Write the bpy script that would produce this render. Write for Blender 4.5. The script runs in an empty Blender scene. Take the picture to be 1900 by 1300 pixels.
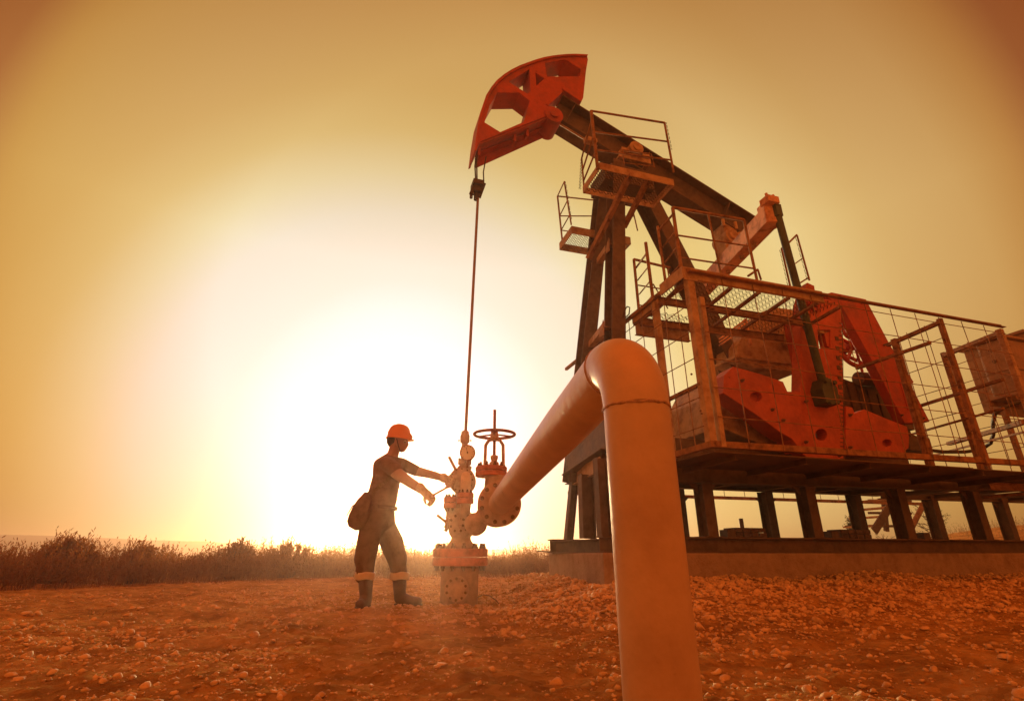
import bpy, bmesh, math, random
import numpy as np
from mathutils import Vector, Matrix, Quaternion
from mathutils.geometry import tessellate_polygon
from mathutils import noise as mnoise
rnd = random.Random(7)
R = math.radians
scene = bpy.context.scene
col = scene.collection

# ------------------------------------------------------------------ camera
H = 0.52                      # eye height above the pad
PITCH = R(21.4)
FPX = 960.0                   # focal length for a 1900 px wide frame
cam = bpy.data.cameras.new('camera')
cam.sensor_width = 36.0
cam.lens = 36.0 * FPX / 1900.0
cam.clip_start = 0.05
cam.clip_end = 3000
camo = bpy.data.objects.new('camera', cam)
camo.location = (0, 0, H)
camo.rotation_euler = (R(90) + PITCH, 0, 0)
col.objects.link(camo)
scene.camera = camo

# ------------------------------------------------------------------ world, sun
SUN_AZ, SUN_EL = R(-11.8), R(4.8)
sund = Vector((math.sin(SUN_AZ) * math.cos(SUN_EL), math.cos(SUN_AZ) * math.cos(SUN_EL), math.sin(SUN_EL)))
world = bpy.data.worlds.new('World')
scene.world = world
world.use_nodes = True
wn, wl = world.node_tree.nodes, world.node_tree.links
wn.clear()


def wnode(t, **kw):
    n = wn.new(t)
    for k, v in kw.items():
        setattr(n, k, v)
    return n


def ramp(node, stops):
    cr = node.color_ramp
    while len(cr.elements) > 1:
        cr.elements.remove(cr.elements[-1])
    cr.elements[0].position = stops[0][0]
    cr.elements[0].color = (*stops[0][1], 1)
    for p, c in stops[1:]:
        e = cr.elements.new(p)
        e.color = (*c, 1)


tc = wnode('ShaderNodeTexCoord')


def angle_ramp(direction, stops, interp='EASE'):
    d = wnode('ShaderNodeVectorMath', operation='DOT_PRODUCT')
    wl.new(tc.outputs['Generated'], d.inputs[0])
    d.inputs[1].default_value = Vector(direction).normalized()
    a = wnode('ShaderNodeMath', operation='ARCCOSINE')
    wl.new(d.outputs['Value'], a.inputs[0])
    m = wnode('ShaderNodeMath', operation='MULTIPLY')
    wl.new(a.outputs[0], m.inputs[0])
    m.inputs[1].default_value = 1 / math.pi
    r = wnode('ShaderNodeValToRGB')
    r.color_ramp.interpolation = interp
    ramp(r, [(p / 180.0, c) for p, c in stops])
    wl.new(m.outputs[0], r.inputs[0])
    return r


# dusty evening sky: white-gold round the low sun, tan higher up, deep orange away from it
glow = angle_ramp((-0.20, 0.955, 0.20), [
    (0, (1.0, 1.0, 1.02)), (9, (1.0, .985, .98)), (13, (.96, .91, .87)), (17, (.90, .81, .68)), (24, (.83, .745, .55)), (28, (.82, .69, .36)),
    (32, (.785, .578, .21)), (36, (.778, .54, .18)), (44, (.81, .57, .21)), (51, (.73, .48, .16)), (57, (.74, .49, .19)), (63, (.626, .348, .135)), (70, (.655, .29, .08)),
    (85, (.90, .22, .04)), (180, (1.05, .235, .034))], 'LINEAR')
vignette = angle_ramp((0.0, 0.915, 0.36), [
    (0, (1, 1.03, 1.02)), (20, (1.0, 1.05, 1.08)), (30, (1.02, 1.08, 1.2)), (37, (.90, .86, .89)), (44, (.774, .65, .502)), (46, (.715, .55, .36)),
    (48.5, (.49, .255, .19)), (52, (.427, .183, .119)), (78, (.8, .75, .75)), (180, (1, 1, 1))], 'LINEAR')  # lens vignetting put into the sky colour, darker towards the frame corners
mul = wnode('ShaderNodeMix', data_type='RGBA', blend_type='MULTIPLY')
mul.inputs['Factor'].default_value = 1
wl.new(glow.outputs[0], mul.inputs['A'])
wl.new(vignette.outputs[0], mul.inputs['B'])
# warmer band close to the horizon
sep = wnode('ShaderNodeSeparateXYZ')
wl.new(tc.outputs['Generated'], sep.inputs[0])
hz = wnode('ShaderNodeMapRange')
hz.inputs['From Min'].default_value = 0.0
hz.inputs['From Max'].default_value = 0.26
wl.new(sep.outputs['Z'], hz.inputs['Value'])
hr = wnode('ShaderNodeValToRGB')
ramp(hr, [(0, (1.0, .98, .78)), (.45, (.99, 1.0, .92)), (1, (1, 1, 1))])
ze = wnode('ShaderNodeMapRange')
ze.inputs['From Min'].default_value = 0.5
ze.inputs['From Max'].default_value = 1.0
wl.new(sep.outputs['Z'], ze.inputs['Value'])
zr = wnode('ShaderNodeValToRGB')
ramp(zr, [(0, (.96, 1, 1.04)), (.28, (.83, .78, .76)), (.66, (.63, .47, .35)), (.80, (1.9, .9, .28)), (1, (2.3, 1.1, .32))])  # last stops: sky overhead, out of view, brightened to light the ground
wl.new(ze.outputs[0], zr.inputs[0])
mul3 = wnode('ShaderNodeMix', data_type='RGBA', blend_type='MULTIPLY')
mul3.inputs['Factor'].default_value = 1
wl.new(zr.outputs[0], mul3.inputs['B'])
wl.new(hz.outputs[0], hr.inputs[0])
mul2 = wnode('ShaderNodeMix', data_type='RGBA', blend_type='MULTIPLY')
mul2.inputs['Factor'].default_value = 1
wl.new(mul.outputs['Result'], mul2.inputs['A'])
wl.new(hr.outputs[0], mul2.inputs['B'])
# a little over-bright core
core = angle_ramp((-0.17, 0.97, 0.13), [(0, (.8, .8, .8)), (6, (.4, .4, .4)), (11, (.06, .06, .06)), (15, (0, 0, 0)), (180, (0, 0, 0))], 'LINEAR')
add = wnode('ShaderNodeMix', data_type='RGBA', blend_type='ADD')
add.inputs['Factor'].default_value = 1
wl.new(mul2.outputs['Result'], mul3.inputs['A'])
wl.new(mul3.outputs['Result'], add.inputs['A'])
wl.new(core.outputs[0], add.inputs['B'])
bg1 = wnode('ShaderNodeBackground')
bg1.inputs['Strength'].default_value = 1.0
wl.new(add.outputs['Result'], bg1.inputs['Color'])
sky = wnode('ShaderNodeTexSky')
sky.sky_type = 'NISHITA'
sky.sun_disc = False
sky.sun_elevation = SUN_EL
sky.sun_rotation = SUN_AZ
sky.dust_density = 7.0
sky.air_density = 2.0
tint = wnode('ShaderNodeMix', data_type='RGBA', blend_type='MULTIPLY')
tint.inputs['Factor'].default_value = 1
tint.inputs['B'].default_value = (1, .45, .12, 1)
wl.new(sky.outputs[0], tint.inputs['A'])
bg2 = wnode('ShaderNodeBackground')
bg2.inputs['Strength'].default_value = 0.05
wl.new(tint.outputs['Result'], bg2.inputs['Color'])
addsh = wnode('ShaderNodeAddShader')
wl.new(bg1.outputs[0], addsh.inputs[0])
wl.new(bg2.outputs[0], addsh.inputs[1])
wo = wnode('ShaderNodeOutputWorld')
wl.new(addsh.outputs[0], wo.inputs['Surface'])

sl = bpy.data.lights.new('sun', 'SUN')
sl.energy = 5.0
sl.angle = R(4.0)      # low sun blurred by dust
sl.color = (1.0, .74, .36)
so = bpy.data.objects.new('sun', sl)
so.rotation_euler = (-sund).to_track_quat('-Z', 'Y').to_euler()
so.location = (-6, 40, 12)
col.objects.link(so)

scene.view_settings.view_transform = 'Standard'
scene.view_settings.look = 'None'
scene.view_settings.exposure = 0.0
scene.view_settings.gamma = 1.0
scene.view_settings.use_curve_mapping = False
scene.cycles.max_bounces = 6
scene.cycles.diffuse_bounces = 3
scene.cycles.volume_bounces = 0
scene.cycles.use_denoising = True
scene.cycles.sample_clamp_indirect = 4.0

# ------------------------------------------------------------------ sight lines and planes used to set the scene out
cp, sp = math.cos(PITCH), math.sin(PITCH)


def ray(px, py):
    x, y = (px - 950) / FPX, (650 - py) / FPX
    return Vector((x, cp - y * sp, sp + y * cp))


AZ = R(72.5)
UX, UY = math.sin(AZ), math.cos(AZ)            # along the pumping unit
NX, NY = -math.cos(AZ), math.sin(AZ)           # across it, away from the viewer
WELL = Vector((-.54, 6.20, 0))
D0 = WELL.x * NX + WELL.y * NY
PMAT = Matrix.Translation(WELL) @ Matrix.Rotation(R(90) - AZ, 4, 'Z')
PINV = PMAT.inverted()


def L(px, py, w):
    """point of the plane w metres in front of the walking beam, in unit coordinates (x along, y across, z)"""
    r = ray(px, py)
    t = (D0 - w) / (r.x * NX + r.y * NY)
    return PINV @ Vector((r.x * t, r.y * t, H + r.z * t))


def Z(px, py, z):
    r = ray(px, py)
    t = (z - H) / r.z
    return PINV @ Vector((r.x * t, r.y * t, z))


def W3(px, py, Y):
    r = ray(px, py)
    t = Y / r.y
    return Vector((r.x * t, Y, H + r.z * t))


# ------------------------------------------------------------------ materials
def mat(name, color, rough=.6, metal=0.0, var=.25, scale=6.0, bump=.15, bscale=40.0, dark=None, translucent=0.0, spec=.5, streak=False, chips=16.0):
    m = bpy.data.materials.new(name)
    m.use_nodes = True
    n, l = m.node_tree.nodes, m.node_tree.links
    n.clear()
    out = n.new('ShaderNodeOutputMaterial')
    b = n.new('ShaderNodeBsdfPrincipled')
    b.inputs['Roughness'].default_value = rough
    b.inputs['Metallic'].default_value = metal
    b.inputs['Specular IOR Level'].default_value = spec
    t = n.new('ShaderNodeTexCoord')
    mp = n.new('ShaderNodeMapping')
    l.new(t.outputs['Object'], mp.inputs[0])
    if streak:
        mp.inputs['Scale'].default_value = (3.5, 3.5, .5)
    nz = n.new('ShaderNodeTexNoise')
    nz.inputs['Scale'].default_value = scale
    nz.inputs['Detail'].default_value = 8
    nz.inputs['Roughness'].default_value = .65
    l.new(mp.outputs[0], nz.inputs['Vector'])
    cr = n.new('ShaderNodeValToRGB')
    d = dark if dark else tuple(c * (1 - var * 1.6) for c in color)
    hi = tuple(min(1, c * (1 + var * .7)) for c in color)
    ramp(cr, [(.32, d), (.52, color), (.72, hi)])
    l.new(nz.outputs['Fac'], cr.inputs[0])
    base = cr.outputs[0]
    if chips:
        nc = n.new('ShaderNodeTexNoise')
        nc.inputs['Scale'].default_value = chips
        nc.inputs['Detail'].default_value = 6
        nc.inputs['Roughness'].default_value = .6
        l.new(t.outputs['Object'], nc.inputs['Vector'])
        cc = n.new('ShaderNodeValToRGB')
        ramp(cc, [(.27, (.55, .46, .40)), (.33, (.90, .88, .86)), (.50, (1, 1, 1)), (.70, (1.10, 1.10, 1.08))])
        l.new(nc.outputs['Fac'], cc.inputs[0])
        mc = n.new('ShaderNodeMix')
        mc.data_type = 'RGBA'
        mc.blend_type = 'MULTIPLY'
        mc.inputs['Factor'].default_value = 1
        l.new(base, mc.inputs['A'])
        l.new(cc.outputs[0], mc.inputs['B'])
        base = mc.outputs['Result']
    l.new(base, b.inputs['Base Color'])
    mr = n.new('ShaderNodeMapRange')
    mr.inputs['To Min'].default_value = max(.05, rough - .15)
    mr.inputs['To Max'].default_value = min(1, rough + .2)
    l.new(nz.outputs['Fac'], mr.inputs['Value'])
    l.new(mr.outputs[0], b.inputs['Roughness'])
    if bump:
        n2 = n.new('ShaderNodeTexNoise')
        n2.inputs['Scale'].default_value = bscale
        n2.inputs['Detail'].default_value = 5
        l.new(t.outputs['Object'], n2.inputs['Vector'])
        bp = n.new('ShaderNodeBump')
        bp.inputs['Strength'].default_value = bump
        bp.inputs['Distance'].default_value = .02
        l.new(n2.outputs['Fac'], bp.inputs['Height'])
        l.new(bp.outputs[0], b.inputs['Normal'])
    if translucent:
        tr = n.new('ShaderNodeBsdfTranslucent')
        l.new(cr.outputs[0], tr.inputs['Color'])
        mx = n.new('ShaderNodeMixShader')
        mx.inputs[0].default_value = translucent
        l.new(b.outputs[0], mx.inputs[1])
        l.new(tr.outputs[0], mx.inputs[2])
        l.new(mx.outputs[0], out.inputs[0])
    else:
        l.new(b.outputs[0], out.inputs[0])
    return m


M = {
    'red': mat('red_paint', (.46, .065, .03), .55, 0, .22, 3.5, .12, 30, dark=(.28, .05, .03)),
    'crank': mat('orange_crank_paint', (.52, .11, .055), .6, 0, .28, 2.5, .15, 30, dark=(.36, .075, .04)),
    'orange': mat('weathered_orange_paint', (.80, .44, .26), .6, 0, .2, 5, .25, 30, dark=(.36, .14, .08)),
    'steel': mat('dark_painted_steel', (.145, .09, .06), .6, .0, .3, 4, .15, 25),
    'green': mat('dark_green_steel', (.075, .10, .08), .5, .1, .3, 5, .15, 25),
    'tan': mat('rusty_tan_steel', (.50, .34, .21), .65, 0, .35, 6, .2, 30, dark=(.27, .13, .08)),
    'rail': mat('rusty_rail_paint', (.34, .19, .11), .75, 0, .35, 8, .2, 40, spec=.15),
    'grate': mat('grating_steel', (.13, .075, .045), .6, .2, .3, 12, .1, 50),
    'pipe': mat('painted_pipe', (.62, .42, .25), .42, 0, .10, 2.2, .12, 26, dark=(.50, .32, .18), chips=5),
    'cap': mat('pale_cap_paint', (.82, .62, .46), .4, 0, .08, 6, .1, 60),
    'weld': mat('weld_bead', (.52, .33, .22), .6, 0, .3, 40, .4, 90),
    'valve': mat('cast_valve_paint', (.56, .42, .32), .5, 0, .2, 9, .3, 60),
    'flange': mat('red_flange_paint', (.62, .22, .13), .5, 0, .25, 9, .3, 60),
    'bolt': mat('bolt_steel', (.20, .12, .075), .45, .1, .25, 20, .2, 80),
    'wheel': mat('handwheel_paint', (.32, .11, .06), .5, 0, .25, 12, .2, 60),
    'dial': mat('dial_face', (.80, .77, .70), .4, 0, .04, 8, 0, chips=0),
    'black': mat('black_paint', (.02, .018, .016), .5, 0, .2, 8, 0, chips=0),
    'rod': mat('polished_rod_steel', (.30, .20, .13), .35, .6, .15, 12, .1, 40),
    'cable': mat('wire_rope', (.09, .07, .05), .5, .4, .3, 60, .5, 120),
    'concrete': mat('concrete', (.40, .29, .21), .9, 0, .18, 3, .5, 50, dark=(.27, .18, .12)),
    'skin': mat('skin', (.38, .20, .12), .5, 0, .08, 12, .05, 60, chips=0),
    'shirt': mat('shirt_cloth', (.20, .11, .07), .85, 0, .2, 14, .5, 18, chips=0),
    'trouser': mat('trouser_cloth', (.16, .085, .055), .85, 0, .2, 14, .5, 16, chips=0),
    'reflect': mat('reflective_band', (.62, .56, .46), .4, 0, .06, 20, .1, 80, chips=0),
    'boot': mat('boot_leather', (.12, .055, .03), .5, 0, .25, 14, .3, 60),
    'sole': mat('boot_sole', (.08, .04, .025), .7, 0, .2, 14, .2, 60),
    'glove': mat('work_glove', (.55, .42, .30), .85, 0, .2, 18, .5, 60),
    'helmet': mat('orange_helmet', (.90, .33, .03), .35, 0, .05, 10, 0, translucent=.15, chips=0),
    'bag': mat('canvas_bag', (.20, .12, .07), .85, 0, .25, 12, .5, 50),
    'hair': mat('hair', (.05, .03, .02), .7, 0, .2, 40, .3, 90, chips=0),
    'stone': mat('limestone_gravel', (.70, .50, .27), .8, 0, .25, 9, .25, 90, dark=(.38, .25, .12)),
    'weed': mat('dry_weed', (.32, .13, .035), .7, 0, .3, 9, 0, translucent=.5, chips=0),
    'grass': mat('dry_grass', (.30, .19, .07), .8, 0, .3, 6, 0, translucent=.4, chips=0),
    'leaf': mat('tree_leaf', (.09, .075, .03), .7, 0, .3, 5, 0, translucent=.3, chips=0),
    'bark': mat('bark', (.07, .045, .03), .9, 0, .3, 20, .4, 60),
    'cabinet': mat('cabinet_paint', (.34, .20, .12), .55, 0, .22, 4, .15, 25),
    'brick': mat('old_brick', (.25, .14, .09), .85, 0, .35, 12, .5, 60),
}


def ground_mat(name, c_lo, c_mid, c_hi, cell=22.0):
    m = bpy.data.materials.new(name)
    m.use_nodes = True
    n, l = m.node_tree.nodes, m.node_tree.links
    b = n['Principled BSDF']
    b.inputs['Roughness'].default_value = 1.0
    b.inputs['Specular IOR Level'].default_value = .0
    t = n.new('ShaderNodeTexCoord')
    nz = n.new('ShaderNodeTexNoise')
    nz.inputs['Scale'].default_value = 2.2
    nz.inputs['Detail'].default_value = 12
    nz.inputs['Roughness'].default_value = .7
    l.new(t.outputs['Object'], nz.inputs['Vector'])
    cr = n.new('ShaderNodeValToRGB')
    ramp(cr, [(.34, c_lo), (.5, c_mid), (.68, c_hi)])
    l.new(nz.outputs['Fac'], cr.inputs[0])
    vo = n.new('ShaderNodeTexVoronoi')
    vo.inputs['Scale'].default_value = cell
    l.new(t.outputs['Object'], vo.inputs['Vector'])
    mx = n.new('ShaderNodeMix')
    mx.data_type = 'RGBA'
    mx.blend_type = 'MULTIPLY'
    mx.inputs['Factor'].default_value = .45
    l.new(cr.outputs[0], mx.inputs['A'])
    bwr = n.new('ShaderNodeValToRGB')
    ramp(bwr, [(0, (.55, .5, .45)), (1, (1.25, 1.2, 1.15))])
    sepc = n.new('ShaderNodeSeparateColor')
    l.new(vo.outputs['Color'], sepc.inputs[0])
    l.new(sepc.outputs[0], bwr.inputs[0])
    l.new(bwr.outputs[0], mx.inputs['B'])
    l.new(mx.outputs['Result'], b.inputs['Base Color'])
    n3 = n.new('ShaderNodeTexNoise')
    n3.inputs['Scale'].default_value = 26
    n3.inputs['Detail'].default_value = 10
    n3.inputs['Roughness'].default_value = .75
    l.new(t.outputs['Object'], n3.inputs['Vector'])
    ad = n.new('ShaderNodeMath')
    ad.operation = 'SUBTRACT'
    l.new(n3.outputs['Fac'], ad.inputs[0])
    ms = n.new('ShaderNodeMath')
    ms.operation = 'MULTIPLY'
    ms.inputs[1].default_value = .5
    l.new(vo.outputs['Distance'], ms.inputs[0])
    l.new(ms.outputs[0], ad.inputs[1])
    bp = n.new('ShaderNodeBump')
    bp.inputs['Strength'].default_value = .9
    bp.inputs['Distance'].default_value = .035
    l.new(ad.outputs[0], bp.inputs['Height'])
    l.new(bp.outputs[0], b.inputs['Normal'])
    return m


M['soil'] = ground_mat('dry_soil', (.27, .155, .045), (.48, .30, .10), (.68, .46, .19))
M['field'] = ground_mat('far_field', (.12, .075, .03), (.19, .12, .05), (.27, .18, .08), 3.0)


# ------------------------------------------------------------------ mesh helpers
def basis(d, up=Vector((0, 0, 1))):
    d = d.normalized()
    if abs(d.dot(up)) > .98:
        up = Vector((1, 0, 0))
    x = d.cross(up).normalized()
    y = x.cross(d).normalized()
    return x, y, d


class MB:
    def __init__(self):
        self.v, self.f, self.s = [], [], []

    def add(self, vs, fs, smooth=False):
        o = len(self.v)
        self.v += [Vector(p) for p in vs]
        self.f += [tuple(i + o for i in f) for f in fs]
        self.s += [smooth] * len(fs)
        return self

    def prism(self, pts, off):
        """closed polygon extruded by off"""
        n = len(pts)
        off = Vector(off)
        a = [Vector(p) for p in pts]
        b = [p + off for p in a]
        fs = [tuple(reversed(range(n))), tuple(range(n, 2 * n))]
        fs += [(i, (i + 1) % n, (i + 1) % n + n, i + n) for i in range(n)]
        return self.add(a + b, fs)

    def plate(self, outer, holes, off):
        """polygon with holes, extruded by off"""
        off = Vector(off)
        loops = [[Vector(p) for p in outer]] + [[Vector(p) for p in h] for h in holes]
        tris = tessellate_polygon(loops)
        flat = [p for lp in loops for p in lp]
        n = len(flat)
        fs = [tuple(t) for t in tris] + [tuple(i + n for i in reversed(t)) for t in tris]
        o = 0
        for lp in loops:
            k = len(lp)
            fs += [(o + i, o + (i + 1) % k, o + (i + 1) % k + n, o + i + n) for i in range(k)]
            o += k
        return self.add(flat + [p + off for p in flat], fs)

    def box(self, lo, hi):
        x0, y0, z0 = lo
        x1, y1, z1 = hi
        return self.prism([(x0, y0, z0), (x1, y0, z0), (x1, y1, z0), (x0, y1, z0)], (0, 0, z1 - z0))

    def bar(self, a, b, w, h=None, up=Vector((0, 0, 1))):
        a, b = Vector(a), Vector(b)
        h = h or w
        x, y, d = basis(b - a, up)
        return self.prism([a + x * w / 2 + y * h / 2, a - x * w / 2 + y * h / 2, a - x * w / 2 - y * h / 2, a + x * w / 2 - y * h / 2], b - a)

    def tube(self, pts, r, seg=10, cap=True, smooth=True):
        pts = [Vector(p) for p in pts]
        n = len(pts)
        rs = r if isinstance(r, (list, tuple)) else [r] * n
        vs = []
        d0 = (pts[1] - pts[0]).normalized()
        x, y, _ = basis(d0)
        for i, p in enumerate(pts):
            if i == 0:
                d = d0
            elif i == n - 1:
                d = (pts[-1] - pts[-2]).normalized()
            else:
                d = ((pts[i + 1] - p).normalized() + (p - pts[i - 1]).normalized()).normalized()
            x = (x - d * x.dot(d)).normalized()
            y = d.cross(x).normalized()
            vs += [p + (x * math.cos(k * 2 * math.pi / seg) + y * math.sin(k * 2 * math.pi / seg)) * rs[i] for k in range(seg)]
        fs = [(i * seg + k, i * seg + (k + 1) % seg, (i + 1) * seg + (k + 1) % seg, (i + 1) * seg + k) for i in range(n - 1) for k in range(seg)]
        self.add(vs, fs, smooth)
        if cap:
            self.add([vs[k] for k in range(seg)], [tuple(reversed(range(seg)))])
            self.add([vs[(n - 1) * seg + k] for k in range(seg)], [tuple(range(seg))])
        return self

    def cyl(self, a, b, r, seg=28, r2=None):
        return self.tube([a, b], [r, r if r2 is None else r2], seg)

    def lathe(self, c, prof, axis=(0, 0, 1), seg=32, smooth=True):
        """prof: (radius, distance along axis)"""
        x, y, d = basis(Vector(axis))
        c = Vector(c)
        vs = []
        for r, h in prof:
            vs += [c + d * h + (x * math.cos(k * 2 * math.pi / seg) + y * math.sin(k * 2 * math.pi / seg)) * max(r, 1e-4) for k in range(seg)]
        fs = [(i * seg + k, i * seg + (k + 1) % seg, (i + 1) * seg + (k + 1) % seg, (i + 1) * seg + k) for i in range(len(prof) - 1) for k in range(seg)]
        return self.add(vs, fs, smooth)

    def ring(self, c, axis, rad, r, seg=40, sides=8):
        x, y, d = basis(Vector(axis))
        c = Vector(c)
        vs = []
        for i in range(seg):
            a = i * 2 * math.pi / seg
            e = x * math.cos(a) + y * math.sin(a)
            vs += [c + e * (rad + r * math.cos(k * 2 * math.pi / sides)) + d * r * math.sin(k * 2 * math.pi / sides) for k in range(sides)]
        fs = [(i * sides + k, i * sides + (k + 1) % sides, ((i + 1) % seg) * sides + (k + 1) % sides, ((i + 1) % seg) * sides + k) for i in range(seg) for k in range(sides)]
        return self.add(vs, fs, True)

    def ibeam(self, a, b, h, fw, t=.014, up=Vector((0, 0, 1))):
        """I section: height h, flange width fw"""
        a, b = Vector(a), Vector(b)
        x, y, d = basis(b - a, up)
        hw, hh = fw / 2, h / 2
        prof = [(-hw, -hh), (hw, -hh), (hw, -hh + t), (t / 2, -hh + t), (t / 2, hh - t), (hw, hh - t), (hw, hh), (-hw, hh), (-hw, hh - t), (-t / 2, hh - t), (-t / 2, -hh + t), (-hw, -hh + t)]
        return self.plate([a + x * p + y * q for p, q in prof], [], b - a)

    def angle(self, a, b, w, t=.007, sx=1, sy=1, up=Vector((0, 0, 1))):
        a, b = Vector(a), Vector(b)
        x, y, d = basis(b - a, up)
        x, y = x * sx, y * sy
        prof = [(0, 0), (w, 0), (w, t), (t, t), (t, w), (0, w)]
        return self.plate([a + x * p + y * q for p, q in prof], [], b - a)

    def grating(self, c, da, db, pa=.062, pb=.03, t=.010, h=.008):
        """expanded metal sheet spanned by da (long) and db"""
        c, da, db = Vector(c), Vector(da), Vector(db)
        la, lb = da.length, db.length
        ua, ub = da / la, db / lb
        nrow, nseg = int(lb / pb), int(la / (pa / 2))
        up = ua.cross(ub).normalized() * h
        for i in range(nrow):
            for k in range(nseg):
                s = 1 if k % 2 == 0 else -1
                y0 = (i + .5 - .5 * s) * pb
                y1 = (i + .5 + .5 * s) * pb
                p = c + ua * (k * pa / 2) + ub * y0
                q = c + ua * ((k + 1) * pa / 2) + ub * y1
                o = ub * t
                self.add([p, p + o, q + o, q, p + up, p + o + up, q + o + up, q + up],
                         [(0, 1, 2, 3), (7, 6, 5, 4), (0, 4, 5, 1), (3, 2, 6, 7)])
        return self


def link_mesh(name, mb, material, parent=None, offset=Vector((0, 0, 0)), bevel=0):
    me = bpy.data.meshes.new(name)
    me.from_pydata([p - offset for p in mb.v], [], mb.f)
    me.update()
    me.polygons.foreach_set('use_smooth', mb.s)
    bm = bmesh.new()
    bm.from_mesh(me)
    bmesh.ops.recalc_face_normals(bm, faces=bm.faces)
    bm.to_mesh(me)
    bm.free()
    me.materials.append(material)
    o = bpy.data.objects.new(name, me)
    col.objects.link(o)
    if parent:
        o.parent = parent
    if bevel:
        b = o.modifiers.new('bevel', 'BEVEL')
        b.width = bevel
        b.segments = 2
        b.limit_method = 'ANGLE'
        b.angle_limit = R(40)
        b.harden_normals = False
    return o


def tag(o, label=None, cat=None, group=None, kind=None):
    if label:
        o['label'] = label
    if cat:
        o['category'] = cat
    if group:
        o['group'] = group
    if kind:
        o['kind'] = kind
    return o


class Thing:
    """an Empty at the thing's base that parents its parts; unit=True means pumping-unit coordinates"""

    def __init__(self, name, label, cat, origin, unit=False, group=None):
        self.o = Vector(origin)
        e = bpy.data.objects.new(name, None)
        e.empty_display_size = .2
        col.objects.link(e)
        if unit:
            e.matrix_world = PMAT @ Matrix.Translation(self.o)
        else:
            e.location = self.o
        self.root = e
        tag(e, label, cat, group)

    def part(self, name, mb, m, parent=None, label=None, bevel=0):
        o = link_mesh(name, mb, M[m], parent or self.root, self.o, bevel)
        if label:
            o['label'] = label
        return o

    def inst(self, name, data, m, pos, axis, parent=None, size=1.0):
        o = bpy.data.objects.new(name, data)
        if not data.materials:
            data.materials.append(M[m])
        col.objects.link(o)
        o.parent = parent or self.root
        o.location = Vector(pos) - self.o
        o.rotation_euler = Vector(axis).to_track_quat('Z', 'Y').to_euler()
        o.scale = (size, size, size)
        return o


def single(name, mb, m, label, cat, unit=False, group=None, bevel=0, kind=None):
    """a thing that is one mesh"""
    c = Vector((sum(p.x for p in mb.v) / len(mb.v), sum(p.y for p in mb.v) / len(mb.v), min(p.z for p in mb.v)))
    o = link_mesh(name, mb, M[m], None, c, bevel)
    o.matrix_world = (PMAT @ Matrix.Translation(c)) if unit else Matrix.Translation(c)
    tag(o, label, cat, group, kind)
    return o


def bolt_mesh():
    b = MB()
    b.cyl((0, 0, 0), (0, 0, .7), 1.0, 6)
    b.cyl((0, 0, .7), (0, 0, 1.0), .9, 10)
    b.cyl((0, 0, 1.0), (0, 0, 2.1), .6, 10)
    me = bpy.data.meshes.new('bolt')
    me.from_pydata(b.v, [], b.f)
    return me


BOLT = bolt_mesh()


def V(x, y, z):
    return Vector((x, y, z))


def S(s, w, z):
    return Vector((s, -w, z))       # along, in front, up -> unit coordinates


# ------------------------------------------------------------------ ground
def smooth(a, b, x):
    t = min(1, max(0, (x - a) / (b - a)))
    return t * t * (3 - 2 * t)


def ground_z(x, y, fine=True):
    dx, dy = x - WELL.x, y - WELL.y
    s = dx * UX + dy * UY
    w = -(dx * NX + dy * NY)
    m = .255 * (1 - smooth(1.15, 3.5, abs(w))) * smooth(.0, 1.5, s) * (1 - smooth(11, 14, s))
    z = m
    d = math.hypot(x, y)
    if d > 16:
        z += -.05 * smooth(16, 60, d)
        rise = smooth(0.40, .78, math.atan2(x, y)) * smooth(15, 34, d) * (1 - smooth(60, 140, d))
        z += rise * 1.75
    if fine and d < 40:
        k = 1 - smooth(14, 40, d)
        p = Vector((x, y, 0))
        z += k * (.040 * mnoise.noise(p * 1.1) + .034 * mnoise.noise(p * 2.7 + Vector((3, 1, 0))) + .020 * mnoise.noise(p * 7.0))
        z += k * .011 * mnoise.noise(p * 19.0) + k * .004 * mnoise.noise(p * 47.0)
        z += k * .06 * max(0, mnoise.noise(p * .7 + Vector((9, 4, 2))) - .1) * smooth(1.0, 3.0, d)
    return z


def build_ground():
    # polar-like grid: fine near the camera, coarse to the horizon
    rings = [.3]
    while rings[-1] < 460:
        r = rings[-1]
        rings.append(r + max(.020, r * .010 if r < 25 else r * .05))
    nseg = 620
    vs, fs = [], []
    for r in rings:
        for k in range(nseg + 1):
            a = R(-75) + R(150) * k / nseg
            x, y = r * math.sin(a), r * math.cos(a)
            vs.append((x, y, ground_z(x, y)))
    for i in range(len(rings) - 1):
        for k in range(nseg):
            a = i * (nseg + 1) + k
            fs.append((a, a + 1, a + nseg + 2, a + nseg + 1))
    # back half, coarse
    o = len(vs)
    rr = [.3, 2, 5, 12, 30, 38]
    for r in rr:
        for k in range(41):
            a = R(75) + R(210) * k / 40
            x, y = r * math.sin(a), r * math.cos(a)
            vs.append((x, y, ground_z(x, y, False)))
    for i in range(len(rr) - 1):
        for k in range(40):
            a = o + i * 41 + k
            fs.append((a, a + 1, a + 42, a + 41))
    vs.append((0, 0, 0))
    c = len(vs) - 1
    for k in range(nseg):
        fs.append((c, k + 1, k))
    for k in range(40):
        fs.append((c, o + k + 1, o + k))
    me = bpy.data.meshes.new('ground')
    me.from_pydata(vs, [], fs)
    me.update()
    me.polygons.foreach_set('use_smooth', [True] * len(fs))
    bm = bmesh.new()
    bm.from_mesh(me)
    for f in bm.faces:
        if f.normal.z < 0:
            f.normal_flip()
    bm.to_mesh(me)
    bm.free()
    me.materials.append(M['soil'])
    ob = bpy.data.objects.new('ground', me)
    col.objects.link(ob)
    tag(ob, kind='structure')


build_ground()


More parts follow.
